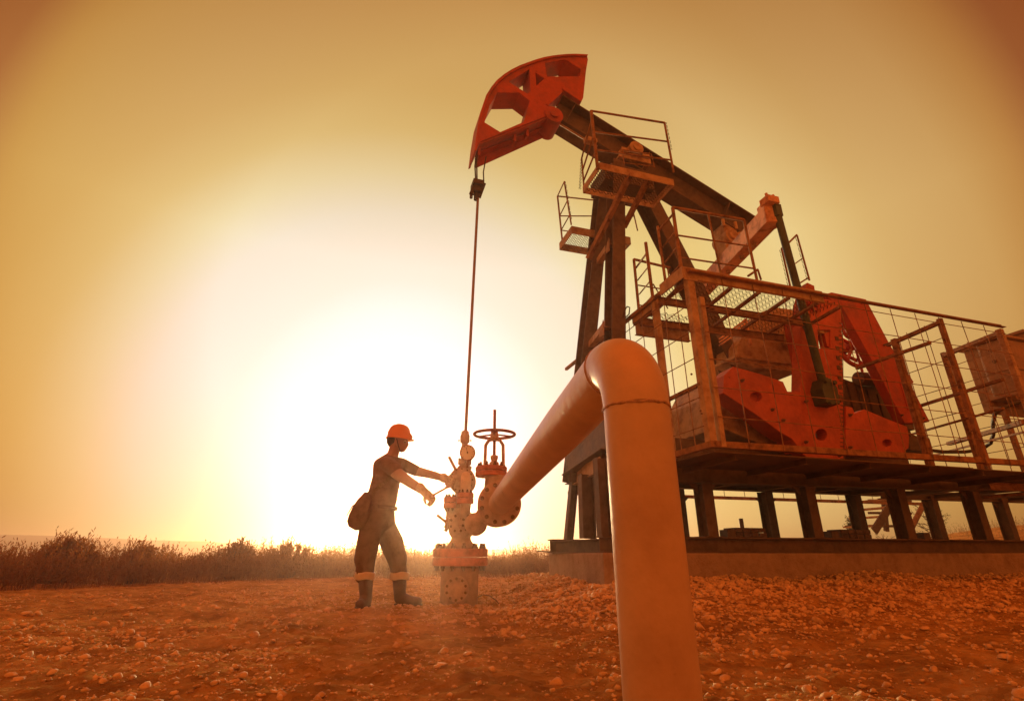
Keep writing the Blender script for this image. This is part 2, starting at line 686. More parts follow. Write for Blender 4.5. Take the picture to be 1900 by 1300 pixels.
def ico(sub):
    bm = bmesh.new()
    bmesh.ops.create_icosphere(bm, subdivisions=sub, radius=1)
    v = np.array([p.co[:] for p in bm.verts])
    f = np.array([[q.index for q in p.verts] for p in bm.faces])
    bm.free()
    return v, f


def stones(name, spots, sub, label, seed=1):
    """loose stones lying on the ground, merged: nobody could count them"""
    rs = np.random.RandomState(seed)
    v0, f0 = ico(sub)
    variants = []
    for i in range(14):
        d = rs.normal(size=(6, 3))
        d /= np.linalg.norm(d, axis=1)[:, None]
        cut = rs.uniform(.30, .68, 6)
        v = v0.copy()
        for k in range(6):
            h = v @ d[k]
            over = np.clip(h - cut[k], 0, None)
            v = v - over[:, None] * d[k] * .95
        v *= 1.25 * (1 + rs.uniform(-.05, .05, (len(v), 1)))
        variants.append(v)
    n = len(spots)
    V_ = np.zeros((n * len(v0), 3), dtype=np.float32)
    F_ = np.zeros((n * len(f0), 3), dtype=np.int32)
    for i, (x, y, z, r) in enumerate(spots):
        v = variants[rs.randint(14)] * (r * np.array([rs.uniform(.8, 1.35), rs.uniform(.7, 1.1), rs.uniform(.45, .85)]))
        a, b = rs.uniform(0, 2 * math.pi), rs.normal(0, .3)
        ca, sa, cb, sb = math.cos(a), math.sin(a), math.cos(b), math.sin(b)
        rot = np.array([[ca, -sa, 0], [sa, ca, 0], [0, 0, 1]]) @ np.array([[1, 0, 0], [0, cb, -sb], [0, sb, cb]])
        V_[i * len(v0):(i + 1) * len(v0)] = v @ rot.T + np.array([x, y, z + r * .22])
        F_[i * len(f0):(i + 1) * len(f0)] = f0 + i * len(v0)
    me = bpy.data.meshes.new(name)
    me.vertices.add(len(V_))
    me.vertices.foreach_set('co', V_.ravel())
    me.loops.add(len(F_) * 3)
    me.loops.foreach_set('vertex_index', F_.ravel())
    me.polygons.add(len(F_))
    me.polygons.foreach_set('loop_start', np.arange(0, len(F_) * 3, 3, dtype=np.int32))
    me.polygons.foreach_set('loop_total', np.full(len(F_), 3, dtype=np.int32))
    me.update(calc_edges=True)
    me.validate()
    me.materials.append(M['stone'])
    ob = bpy.data.objects.new(name, me)
    col.objects.link(ob)
    tag(ob, label, 'gravel', kind='stuff')


def unit_sw(x, y):
    dx, dy = x - WELL.x, y - WELL.y
    return dx * UX + dy * UY, -(dx * NX + dy * NY)


small, big = [], []
k = 0
while k < 105000:
    k += 1
    d = 1.9 * math.exp(rnd.random() * math.log(15 / 1.9))
    a = R(rnd.uniform(-50, 50))
    x, y = d * math.sin(a), d * math.cos(a)
    s, w = unit_sw(x, y)
    if abs(w) < .93 and s > 1.3:
        continue
    nz = mnoise.noise(Vector((x * .55, y * .55, 1.7))) + .5 * mnoise.noise(Vector((x * 1.7, y * 1.7, 5)))
    bank = (1 - smooth(1.2, 3.4, w)) * smooth(-.5, 1.2, s)           # the pale bank along the foundation
    ridge = math.exp(-((y - 6.3 + .25 * x) / 1.1) ** 2) * smooth(-5.5, -2.5, x)    # a strip of rubble behind and left of the well
    p = .10 + .85 * bank + .60 * ridge + .45 * max(0, nz)
    if d < 4.2 and x < .4:
        p *= .5 + .6 * max(0, nz)
    if rnd.random() > p:
        continue
    r = min(.038, .0045 + rnd.expovariate(1 / .0055) + .0085 * bank)
    if d < 4 and x < .5:
        r *= .72
    if r > .02:
        big.append((x, y, ground_z(x, y), r))
    else:
        small.append((x, y, ground_z(x, y), r))
stones('gravel_scatter', small, 1, 'small pale stones strewn over the whole dirt pad', 3)
stones('rubble_scatter', big, 2, 'larger broken limestone rubble lying in the dirt', 4)

# distant ridge and fields
def ridge_mesh(r0, az0, az1, hfun, depth, n=160):
    b = MB()
    vs, fs = [], []
    for k in range(n + 1):
        a = az0 + (az1 - az0) * k / n
        for j in range(7):
            rr = r0 + depth * (j / 6 - .5) * 2
            h = hfun(math.degrees(a)) * math.cos((j / 6 - .5) * math.pi) ** .8 if 0 < j < 6 else -1.0
            vs.append((rr * math.sin(a), rr * math.cos(a), h - .3))
    for k in range(n):
        for j in range(6):
            i = k * 7 + j
            fs.append((i, i + 7, i + 8, i + 1))
    b.add(vs, fs, True)
    return b


def hill_h(a):
    t = (a + 45) / 30
    base = 5.6 * (1 - smooth(0, 1.25, t)) + 3.2
    return base + .8 * mnoise.noise(Vector((a * .16, 2, 0))) + .3 * mnoise.noise(Vector((a * .6, 7, 0)))


hb = ridge_mesh(340, R(-62), R(60), hill_h, 70)
hill = link_mesh('distant_hills', hb, M['field'])
tag(hill, kind='structure')


# ------------------------------------------------------------------ vegetation
def leaf_quad(b, p, d, ln, wd, side):
    b.v += [p - side * wd * .3, p + side * wd * .3, p + d * ln * .55 + side * wd * .5, p + d * ln, p + d * ln * .55 - side * wd * .5]
    o = len(b.v) - 5
    b.f.append((o, o + 1, o + 2, o + 3, o + 4))
    b.s.append(False)


def rvec(s=1.0):
    return Vector((rnd.gauss(0, s), rnd.gauss(0, s), rnd.gauss(0, s)))


def weed(b, x, y, h, lean=.15, leaves=15):
    z0 = ground_z(x, y, False) - .03
    d = (Vector((rnd.gauss(0, lean), rnd.gauss(0, lean), 1))).normalized()
    p0 = Vector((x, y, z0))
    side = d.cross(Vector((rnd.uniform(-1, 1), rnd.uniform(-1, 1), .1))).normalized()
    t = .004
    tip = p0 + d * h + Vector((rnd.gauss(0, .04), rnd.gauss(0, .04), 0))
    b.v += [p0 - side * t, p0 + side * t, tip]
    o = len(b.v) - 3
    b.f.append((o, o + 1, o + 2))
    b.s.append(False)
    for i in range(leaves):
        q = .22 + .78 * (i + rnd.random()) / leaves
        p = p0.lerp(tip, q)
        a = rnd.uniform(0, 2 * math.pi)
        out = Vector((math.cos(a), math.sin(a), 0))
        dd = (out * rnd.uniform(.3, .8) + Vector((0, 0, rnd.uniform(.5, 1.1)))).normalized()
        leaf_quad(b, p, dd, rnd.uniform(.06, .13) * (1.25 - .7 * q) * h / .8, rnd.uniform(.010, .022), dd.cross(rvec()).normalized())


edge = [(-60, 8.6), (-42.0, 11.1), (-31.7, 11.9), (-18.5, 12.8), (-9.2, 13.0), (0, 13.2), (5, 13.7), (9, 15), (14, 17)]


def edge_d(adeg):
    for (a0, d0), (a1, d1) in zip(edge, edge[1:]):
        if a0 <= adeg <= a1:
            return d0 + (d1 - d0) * (adeg - a0) / (a1 - a0)
    return edge[-1][1]


wb = MB()
for k in range(8200):
    a = rnd.uniform(-52, 12)
    d = edge_d(a) + rnd.random() ** 1.3 * 3.6
    nz = .75 + .55 * mnoise.noise(Vector((a * .22, d * .4, 3))) + .25 * mnoise.noise(Vector((a * .9, d, 8)))
    h = max(.25, (.70 if a < -10 else .62) * nz * rnd.uniform(.75, 1.3) * (d / 13) ** .5)
    weed(wb, d * math.sin(R(a)), d * math.cos(R(a)), h, .13, 13)
wo_ = link_mesh('weed_belt', wb, M['weed'])
tag(wo_, 'tall dry weeds in a dark belt along the far edge of the pad', 'weeds', kind='stuff')

gb = MB()
for k in range(5200):
    a = rnd.uniform(14, 52)
    d = rnd.uniform(16, 46)
    x, y = d * math.sin(R(a)), d * math.cos(R(a))
    weed(gb, x, y, rnd.uniform(.22, .5) * (1 + .5 * mnoise.noise(Vector((x * .3, y * .3, 0)))), .25, 4)
for k in range(1500):
    a = rnd.uniform(-52, 14)
    d = rnd.uniform(17, 40)
    weed(gb, d * math.sin(R(a)), d * math.cos(R(a)), rnd.uniform(.2, .5), .25, 4)
go_ = link_mesh('dry_grass', gb, M['grass'])
tag(go_, 'long dry grass covering the slope beyond the foundation', 'grass', kind='stuff')

# short dry stalks between the stones
sb = MB()
for k in range(900):
    a, d = rnd.uniform(-48, 30), rnd.uniform(5.0, 12.5)
    x, y = d * math.sin(R(a)), d * math.cos(R(a))
    s, w = unit_sw(x, y)
    if abs(w) < 1.1 and s > .9 or mnoise.noise(Vector((x * .5, y * .5, 4))) < .05:
        continue
    weed(sb, x, y, rnd.uniform(.03, .10), .4, 2)
so_ = link_mesh('stubble', sb, M['grass'])
tag(so_, 'short dry stubble poking up between the stones', 'grass', kind='stuff')


def bush(a, d, h, wdt, label, n=60, group=None):
    x, y = d * math.sin(R(a)), d * math.cos(R(a))
    z = ground_z(x, y, False)
    t = Thing('bush', label, 'bush', (x, y, z), group=group)
    st, fo = MB(), MB()
    for k in range(n):
        b = rnd.uniform(0, 2 * math.pi)
        lean = rnd.uniform(0, 1) ** .7
        tip = Vector((x + math.cos(b) * wdt * lean, y + math.sin(b) * wdt * lean * .6, z + h * (1.05 - .42 * lean * lean) * rnd.uniform(.8, 1.05)))
        base = Vector((x + math.cos(b) * wdt * .25 * lean, y + math.sin(b) * wdt * .2, z - .03))
        mid = base.lerp(tip, .5) + Vector((math.cos(b), math.sin(b), 0)) * .08 * wdt
        st.tube([base, mid, tip], [.008, .006, .002], 4)
        for i in range(46):
            q = .12 + .88 * rnd.random() ** .8
            p = (base.lerp(mid, q * 2) if q < .5 else mid.lerp(tip, q * 2 - 1)) + rvec(.03)
            dd = ((tip - base).normalized() * .8 + rvec(.5)).normalized()
            leaf_quad(fo, p, dd, rnd.uniform(.05, .12), rnd.uniform(.014, .03), dd.cross(rvec()).normalized())
    t.part('stem', st, 'bark')
    t.part('foliage', fo, 'weed')


BG = 'bushes in the weed belt'
bush(-38.6, 12.6, .74, .62, 'tallest dark feathery bush standing above the weed belt at left', 70, BG)
bush(-33.9, 12.9, .68, .34, 'narrow feathery bush right beside the tallest one in the weed belt', 40, BG)
bush(-26.3, 13.6, .78, .5, 'plumed bush midway along the weed belt', 50, BG)
bush(-21.8, 13.8, .76, .55, 'plumed bush in the weed belt left of the worker', 50, BG)


def tree(a, d, h, wdt, label, leaves=2400, bare=False, cone=True):
    x, y = d * math.sin(R(a)), d * math.cos(R(a))
    z = ground_z(x, y, False) - .05
    t = Thing('small_tree', label, 'tree', (x, y, z), group='small trees beyond the deck')
    tr, cw = MB(), MB()
    tr.tube([(x, y, z), (x + .03, y, z + h * .5), (x, y + .02, z + h * .97)], [h * .028, h * .018, h * .004], 8)
    tips = []
    for k in range(34 if not bare else 18):
        q = .14 + .8 * k / (34 if not bare else 18)
        b = k * 2.4 + rnd.uniform(-.4, .4)
        r = wdt * ((1 - q) ** .75 if cone else math.sin(q * 3) ** .6) * rnd.uniform(.7, 1.1)
        p0 = Vector((x, y, z + h * q * .86))
        p1 = p0 + Vector((math.cos(b) * r, math.sin(b) * r, h * (.10 if cone else .2) * rnd.uniform(.6, 1.3)))
        tr.tube([p0, p0.lerp(p1, .55) + Vector((0, 0, -.02 * h)), p1], [h * .010, h * .006, h * .002], 5)
        for j in range(3):
            pj = p0.lerp(p1, rnd.uniform(.4, .9))
            pe = pj + (p1 - p0).length * .35 * (Vector((math.cos(b + rnd.uniform(-1, 1)), math.sin(b + rnd.uniform(-1, 1)), rnd.uniform(.1, .9))))
            tr.tube([pj, pe], [h * .004, h * .0015], 4)
            tips.append((pj, pe))
        tips.append((p0.lerp(p1, .3), p1))
    for k in range(leaves):
        p0, p1 = tips[rnd.randrange(len(tips))]
        p = p0.lerp(p1, rnd.random()) + rvec(h * .025)
        dd = rvec().normalized()
        leaf_quad(cw, p, dd, h * rnd.uniform(.02, .042), h * rnd.uniform(.010, .02), dd.cross(rvec()).normalized())
    t.part('trunk', tr, 'bark')
    if leaves:
        t.part('crown', cw, 'leaf')


tree(32.1, 24, 1.75, .55, 'small dark bushy tree seen under the deck left of the metal stair', 3600)
tree(37.4, 27, 1.55, .75, 'thin half bare tree seen under the deck right of the metal stair', 420, bare=True, cone=False)
tree(34.0, 23, .9, .4, 'tiny bare shrub seen through the metal stair', 60, bare=True, cone=False)

# ------------------------------------------------------------------ concrete foundation
fb = MB()
fb.prism([S(1.24, .95, -.3), S(13.5, .95, -.3), S(13.5, -.95, -.3), S(1.38, -.95, -.3)], V(0, 0, .8245))
found = single('concrete_foundation', fb, 'concrete', 'long stained concrete plinth under the pumping unit rising from the gravel', 'foundation', True, bevel=.014)

# ------------------------------------------------------------------ pumping unit
P = Thing('pumpjack', 'tall oil pumpjack with red horse head, dark steel beam and red counterweights', 'pumpjack', S(1.6, 0, .52), True)

sk = MB()
for w in (.72, -.72):
    sk.ibeam(S(1.32, w, .61), S(13.2, w, .61), .17, .18, .016)
for s in (1.38, 3.2, 5.2, 7.4, 9.6, 12.4):
    sk.ibeam(S(s, -.66, .60), S(s, .66, .60), .14, .12, .012)
P.part('base_skid', sk, 'steel')

# support legs
legs = [(2.72, .72), (4.25, .72), (5.80, .72), (7.25, .72), (8.9, .72), (10.6, .72),
        (3.35, -.72), (4.95, -.72), (6.75, -.72), (8.5, -.72), (10.3, -.72)]
for s, w in legs:
    b = MB()
    b.ibeam(S(s, w, .695), S(s, w, (1.26 if w > 0 else 1.36) + .012 * s), .18, .14, .012, up=V(0, 1, 0))
    b.box(S(s - .12, w + .11, .690), S(s + .12, w - .11, .702))
    for sg in (-1, 1):
        b.prism([S(s + sg * .08, w + .006, 1.26 + .012 * s), S(s + sg * .20, w + .006, 1.26 + .012 * s), S(s + sg * .08, w + .006, 1.15 + .012 * s)], V(0, .012, 0))
    P.part('support_leg', b, 'steel')
# front frame: sloping legs and cross header
for (pt, pb_, w, h_, fw_) in (((1067, 872), (1054, 1008), -.64, .10, .10), ((1087, 880), (1091, 999), .12, .17, .12), ((1113, 850), (1122, 994), .60, .13, .12)):
    b = MB()
    b.ibeam(L(*pb_, w), L(*pt, w), h_, fw_, .01)
    P.part('support_leg', b, 'steel')
b = MB()
b.prism([L(1061, 898, -.62) + V(.03, 0, 0), L(1110, 872, .56) + V(.03, 0, 0), L(1108, 846, .56) + V(.03, 0, 0), L(1061, 872, -.62) + V(.03, 0, 0)], V(.012, 0, 0))
b.prism([L(1061, 898, -.62), L(1110, 872, .56), L(1110, 872, .56) + V(.11, 0, 0), L(1061, 898, -.62) + V(.11, 0, 0)], V(0, 0, -.012))
P.part('cross_beam', b, 'tan')
b = MB()
b.prism([L(1048, 829, -.66), L(1049, 880, -.66), L(1122, 831, .64), L(1122, 762, .64)], V(.014, 0, 0))
b.prism([L(1048, 880, -.66) + V(-.05, 0, 0), L(1121, 831, .64) + V(-.05, 0, 0), L(1122, 831, .64) + V(.14, 0, 0), L(1049, 880, -.66) + V(.14, 0, 0)], V(0, 0, -.014))
P.part('front_plate', b, 'steel', bevel=.003)
# upper frame
up_ = MB()
up_.ibeam(S(1.6, .74, 1.385), S(7.4, .74, 1.455), .20, .16, .014)
up_.ibeam(S(1.6, -.74, 1.452), S(7.4, -.74, 1.462), .065, .14, .010)
up_.ibeam(S(7.4, .74, 1.455), S(13, .74, 1.50), .14, .14, .014)
up_.ibeam(S(7.4, -.74, 1.455), S(13, -.74, 1.50), .14, .14, .014)
for s in np.arange(1.9, 12, .95):
    up_.ibeam(S(s, -.655, 1.445), S(s, .655, 1.445), .07, .1, .01)
P.part('upper_frame', up_, 'steel')
dk = MB()
dk.box(S(2.10, 1.78, 1.455), S(5.75, .83, 1.467))
dk.box(S(5.75, 1.74, 1.457), S(7.2, .83, 1.469))
dk.box(S(2.0, .70, 1.487), S(7.2, -1.2, 1.499))
P.part('deck_plate', dk, 'steel')
for s in (2.4, 3.3, 4.2, 5.1, 6.0, 6.9):
    db = MB()
    db.ibeam(S(s, .83, 1.42), S(s, 1.72, 1.43), .06, .05, .006)
    P.part('deck_bracket', db, 'steel')

# samson post: two front legs, one heavy rear leg, braces
b = MB()
b.ibeam(S(1.62, .60, 1.42), S(2.26, .20, 6.35), .24, .20, .014, up=V(0, 1, 0))
P.part('post_leg', b, 'steel')
b = MB()
b.ibeam(S(1.62, -.60, 1.42), S(2.26, -.24, 6.35), .24, .20, .014, up=V(0, 1, 0))
P.part('post_leg', b, 'steel')
b = MB()
b.ibeam(S(2.72, 0, 6.35), L(1366, 700, 0), .30, .24, .016, up=V(0, 1, 0))
b.ibeam(L(1366, 700, 0), S(4.95, 0, 1.6), .30, .24, .016, up=V(0, 1, 0))
b.box(S(2.2, .16, 6.28), S(2.85, -.16, 6.42))
P.part('post_leg', b, 'steel')
for (pa, wa, pb, wb_) in (((1100, 500), -.42, (1132, 452), .34), ((1086, 652), -.52, (1122, 606), .45), ((1064, 784), -.56, (1110, 755), .55)):
    b = MB()
    b.angle(L(*pa, wa), L(*pb, wb_), .09, .008, up=V(1, 0, 0))
    b.prism([L(*pb, wb_) + V(-.02, 0, .10), L(*pb, wb_) + V(-.02, 0, -.12), L(*pb, wb_) + V(-.02, .16, -.10)], V(.01, 0, 0))
    b.prism([L(*pa, wa) + V(-.02, 0, .12), L(*pa, wa) + V(-.02, 0, -.12), L(*pa, wa) + V(-.02, -.14, .06)], V(.01, 0, 0))
    P.part('brace', b, 'tan')

# walking beam
A0, A1 = S(1.30, 0, 7.39), S(5.05, 0, 5.66)
b = MB()
b.ibeam(A0, A1, .52, .32, .022)
dirb = (A1 - A0).normalized()
nb = Vector((-dirb.z, 0, dirb.x))
for q in (.06, .42, .82):
    c = A0.lerp(A1, q)
    b.prism([c + nb * .235 + V(0, -.15, 0), c - nb * .235 + V(0, -.15, 0), c - nb * .235 + V(0, .15, 0), c + nb * .235 + V(0, .15, 0)], dirb * .012)
P.part('walking_beam', b, 'steel')
b = MB()
b.tube([A0.lerp(A1, .02) - nb * .30 + V(0, -.1, 0), A0.lerp(A1, .22) - nb * .29 + V(0, -.1, 0)], .018, 8)
b.box(S(1.75, .22, 6.72), S(1.95, .12, 6.80))
P.part('stop_bar', b, 'tan')

# horse head
HW = .175
near = lambda pts: [L(x / 4.815 + 860, y / 4.815 + 90, HW) for x, y in pts]
arc = [(100, 925), (110, 850), (121, 760), (150, 590), (205, 432), (252, 358), (300, 300), (364, 247), (430, 205), (505, 168), (580, 140), (650, 115), (720, 95), (785, 83), (850, 74), (925, 67), (1000, 65), (1105, 70)]
outer = near(arc + [(1112, 100), (1095, 200), (1070, 440), (1052, 480), (880, 368), (738, 500), (790, 520), (832, 572), (520, 690), (150, 832), (134, 870)])
holes = [near(h) for h in (
    [(300, 395), (495, 395), (592, 468), (540, 655), (328, 747), (188, 660), (235, 510)],
    [(405, 298), (588, 185), (600, 385), (573, 405)],
    [(643, 215), (722, 268), (652, 333)],
    [(727, 130), (910, 98), (1048, 185), (1041, 250), (900, 250), (747, 252)])]
b = MB()
b.plate(outer, holes, V(0, 2 * HW, 0))
head = P.part('horse_head', b, 'red', bevel=.004)
b = MB()   # curved wireline track proud of the head on both sides
rimp = near(arc)
cen = sum(rimp, Vector()) / len(rimp) + V(.6, 0, -.5)
for i in range(len(rimp) - 1):
    p, q = rimp[i], rimp[i + 1]
    ip, iq = p + (cen - p).normalized() * .03, q + (cen - q).normalized() * .03
    op, oq = p - (cen - p).normalized() * .012, q - (cen - q).normalized() * .012
    b.prism([op, ip, iq, oq], V(0, 0, 0) + V(0, 2 * HW + .06, 0))
for p in range(len(b.v)):
    b.v[p].y -= .03
P.part('rope_track', b, 'red', head)
b = MB()   # lower chord of the head
lo = near([(150, 842), (832, 582)])
for y0, y1 in ((0, .10), (2 * HW - .14, 2 * HW)):
    b.prism([lo[0] + V(0, y0, 0), lo[1] + V(0, y0, 0), lo[1] + V(0, y1, 0), lo[0] + V(0, y1, 0)], V(0, 0, -.016))
b.prism([lo[0] + V(0, 2 * HW - .014, 0), lo[1] + V(0, 2 * HW - .014, 0), lo[1] + V(0, 2 * HW - .014, -.13), lo[0] + V(0, 2 * HW - .014, -.20)], V(0, .014, 0))
for q in (0, .45, .62, .97):
    c = lo[0].lerp(lo[1], q)
    b.box(c + V(-.012, .1, -.14), c + V(.03, 2 * HW - .14, 0))
P.part('lower_chord', b, 'red', head)
hub = L(805 / 4.815 + 860, 600 / 4.815 + 90, HW)
b = MB()
b.cyl(hub + V(0, -.03, 0), hub + V(0, .38, 0), .155, 30)
b.cyl(hub + V(0, -.06, 0), hub + V(0, -.03, 0), .075, 16)
P.part('hinge_boss', b, 'red', head, bevel=.004)
b = MB()
pl_ = near([(880, 345), (1050, 415), (1050, 480), (880, 368)])
b.prism([p + V(0, -.012, 0) for p in pl_], V(0, .01, 0))
b.prism([p + V(0, -.012, 0) for p in near([(880, 370), (885, 392), (755, 515), (735, 500)])], V(0, 2 * HW + .02, 0))
P.part('clamp_plate', b, 'red', head)

# bridle, carrier and clamp
T0 = near([(145, 870)])[0]
b = MB()
for w in (.055, -.055):
    b.tube([T0 + V(0, HW - w, 0), V(T0.x - .012, -w, 5.95), S(.02, w * .6, 5.55)], .011, 8)
b.tube([T0 + V(.12, HW - .1, -.1), S(.11, .03, 5.8), S(.12, .03, 5.62), S(.10, .0, 5.5)], .010, 8)
P.part('bridle_rope', b, 'cable')
b = MB()
b.box(S(-.05, .10, 5.52), S(.10, -.10, 5.60))
b.box(S(-.03, .07, 5.42), S(.085, -.07, 5.52))
b.bar(S(-.07, .03, 5.36), S(.02, .03, 5.62), .05, .05)
b.bar(S(.13, 0, 5.62), S(.06, 0, 5.36), .045, .06)
b.cyl(S(-.06, .02, 5.40), S(-.06, .02, 5.30), .022, 10)
b.cyl(S(.015, 0, 5.42), S(.015, 0, 5.30), .032, 12)
P.part('carrier_bar', b, 'cable', bevel=.004)

# centre bearing on top of the post
c = L(1176, 281, .16)
b = MB()
b.cyl(c + V(0, -.10, 0), c + V(0, .42, 0), .125, 28)
b.cyl(c + V(0, -.12, 0), c + V(0, -.10, 0), .07, 18)
b.box(c + V(-.30, -.02, -.20), c + V(.30, .36, -.09))
b.box(c + V(.12, -.06, -.11), c + V(.26, .1, -.04))
b.box(c + V(-.26, -.06, -.11), c + V(-.12, .1, -.02))
P.part('saddle_bearing', b, 'tan', bevel=.006)
b = MB()
b.box(S(2.02, .26, 5.98), S(2.90, -.26, 6.24))
P.part('bearing_pedestal', b, 'steel', bevel=.006)

# equalizer
E0, E1 = Z(1433, 398, 5.08) + V(-.03, 0, 0), Z(1318, 520, 5.08) + V(-.03, 0, 0)
b = MB()
dx = (E1 - E0).normalized()
E1 = E0 + dx * 2.25
b.bar(E0, E1, .17, .25)
b.bar(E0 + V(.02, 0, -.135), E1 + V(.02, 0, -.135), .22, .016)
b.bar(E0 + dx * -.02 + V(.04, 0, .04), E0 + dx * .16 + V(.04, 0, .04), .24, .34)
P.part('equalizer', b, 'orange', bevel=.006)
for q in (.55, .9, 1.35):
    b = MB()
    c = E0 + dx * q
    b.cyl(c + V(.03, 0, -.14), c + V(.03, 0, -.19), .035, 12)
    P.part('grease_boss', b, 'tan')
b = MB()
c = E0 + V(-.02, -.04, .14)
b.box(c + V(-.08, -.07, 0), c + V(.12, .10, .11))
b.cyl(c + V(-.05, -.02, .11), c + V(-.05, -.02, .16), .022, 8)
b.cyl(c + V(.07, -.02, .11), c + V(.07, -.02, .16), .022, 8)
P.part('wrist_block', b, 'orange', bevel=.005)
# tail bearing under the beam
c = L(1355, 440, .12)
b = MB()
b.cyl(c + V(0, -.06, 0), c + V(0, .30, 0), .135, 28)
b.cyl(c + V(0, -.10, 0), c + V(0, -.06, 0), .085, 20)
b.cyl(c + V(.16, -.08, .02), c + V(.16, .1, .02), .07, 18)
b.box(c + V(-.12, -.02, .02), c + V(.14, .26, .24))
b.prism([c + V(-.13, .0, -.02), c + V(.06, .0, -.1), c + V(.02, .0, -.34), c + V(-.09, .0, -.42), c + V(-.12, .0, -.25)], V(0, .24, 0))
for sg in (-.13, .12):
    b.cyl(c + V(sg, -.04, .16), c + V(sg, -.04, .30), .028, 10)
P.part('tail_bearing', b, 'tan', bevel=.005)

# pitman arms (near and far)
for w in (1.12, -1.02):
    b = MB()
    top, bot = (L(1441, 392, 1.27) if w > 0 else S(4.40, w, 5.2)), S(4.50, w, 2.50)
    b.tube([top, bot], .052, 16)
    b.box(top + V(-.055, -.05, -.10), top + V(.055, .06, .10))
    P.part('pitman_arm', b, 'green', bevel=.004)
    b = MB()
    b.prism([S(4.38, w + .09, 2.30), S(4.60, w + .09, 2.30), S(4.62, w + .09, 2.52), S(4.56, w + .09, 2.64), S(4.43, w + .09, 2.64), S(4.36, w + .09, 2.5)], V(0, .2, 0))
    b.cyl(S(4.43, w + .13, 2.60), S(4.43, w + .08, 2.60), .035, 6)
    b.cyl(S(4.56, w + .13, 2.58), S(4.56, w + .08, 2.58), .03, 6)
    b.cyl(S(4.44, w + .12, 2.30), S(4.44, w + .06, 2.30), .03, 6)
    P.part('pitman_clevis', b, 'green', bevel=.006)

# cranks with counterweights
CW = 1.02
poly = lambda pts: [L(x, y, CW) for x, y in pts]
crank = poly([(1487, 562), (1498, 524), (1511, 530), (1514, 552), (1545, 557), (1560, 563), (1563, 660), (1566, 755), (1565, 877), (1546, 876), (1544, 858), (1502, 852), (1485, 838), (1485, 765)])
def circle(px, py, r, n=14, sq=1.0, w=CW):
    return [L(px + r * math.cos(k * 2 * math.pi / n), py + r * sq * math.sin(k * 2 * math.pi / n), w) for k in range(n)]
cw_left = poly([(1358, 681), (1405, 694), (1450, 709), (1458, 727), (1484, 728), (1484, 838), (1466, 815), (1442, 801), (1400, 770), (1339, 730), (1341, 697)])
cw_right = poly([(1566, 754), (1578, 757), (1582, 768), (1592, 763), (1600, 760), (1640, 777), (1679, 792), (1683, 812), (1682, 831), (1670, 842), (1566, 841)])
def shifted(pts, w):
    return [V(p.x, -w, p.z) for p in pts]
for sign in (1, -1):
    wf = CW if sign > 0 else -.86
    m = 'crank'
    b = MB()
    b.plate(shifted(crank, wf), [shifted(poly([(1517, 612), (1541, 612), (1541, 646), (1520, 646)]), wf), shifted(circle(1524, 806, 11), wf)], V(0, .16, 0))
    b.box(V(crank[3].x + .02, -wf + .02, crank[3].z - .75), V(crank[3].x + .36, -wf + .14, crank[3].z - .1))
    P.part('crank', b, m, bevel=.005)
    b = MB()
    b.plate(shifted(cw_left, wf + .03), [shifted(circle(1400, 737, 11, 16, .8), wf + .03)], V(0, .26, 0))
    b.box(shifted(cw_left, wf)[0] + V(.12, .05, -.5), shifted(cw_left, wf)[0] + V(.7, .20, -.1))
    P.part('counterweight', b, m, bevel=.008)
    b = MB()
    b.plate(shifted(cw_right, wf + .03), [shifted(circle(1642, 822, 9, 16, .75), wf + .03)], V(0, .26, 0))
    b.box(shifted(cw_right, wf)[5] + V(-.5, .05, -.5), shifted(cw_right, wf)[5] + V(.3, .20, -.12))
    P.part('counterweight', b, m, bevel=.008)
# adjustment dimples and the toothed edge on the near crank
for k in range(7):
    b = MB()
    p = L(1552.5 + k * 1.2, 628 + k * 18, CW)
    b.box(p + V(-.03, -.006, -.03), p + V(.03, .004, .03))
    P.part('dimple', b, 'steel')
b = MB()
for k in range(34):
    p = L(1561.5 + k * .10, 600 + k * 7.6, CW)
    b.box(p + V(-.05, -.004, -.006), p + V(.004, .004, .006))
b.bar(L(1563, 600, CW) + V(0, -.002, 0), L(1566, 855, CW) + V(0, -.002, 0), .008, .004, up=V(0, 1, 0))
P.part('toothed_scale', b, 'steel')
b = MB()
c = L(1504, 566, CW)
b.cyl(c + V(0.05, -.04, 0), c + V(.05, .0, 0), .10, 20)
b.cyl(c + V(0.05, -.07, 0), c + V(.05, -.04, 0), .05, 6)
P.part('clamp_screw', b, 'red', bevel=.004)
# twin guide plates beside the crank
for x in (1474, 1487):
    b = MB()
    p, q = L(x, 590, .9), L(x, 730, .9)
    b.box(V(p.x - .035, -.9, q.z), V(p.x + .035, -.72, p.z))
    P.part('guide_plate', b, 'red')

# gearbox
b = MB()
g = [L(1368, 665, .34), L(1368, 640, .34), L(1396, 596, .34), L(1414, 578, .34), L(1440, 570, .34), L(1480, 575, .34), L(1484, 690, .34), L(1400, 682, .34)]
b.prism(g, V(0, .75, 0))
b.box(V(g[0].x - .05, -.38, g[0].z - .0), V(g[6].x + .1, .45, g[0].z + .05))
b.cyl(V(g[4].x + .05, -.40, g[4].z - .55), V(g[4].x + .05, -1.0, g[4].z - .55), .16, 24)
P.part('gearbox', b, 'tan', bevel=.012)
b = MB()
b.prism([L(1335, 728, .62), L(1352, 690, .62), L(1450, 735, .62), L(1470, 800, .62), L(1440, 835, .62), L(1336, 792, .62)], V(0, 1.2, 0))
P.part('gearbox_stand', b, 'tan', bevel=.01)
b = MB()
b.box(S(2.5, .60, 1.50), S(6.4, -.60, 1.86))
P.part('sub_frame', b, 'steel', bevel=.01)
b = MB()
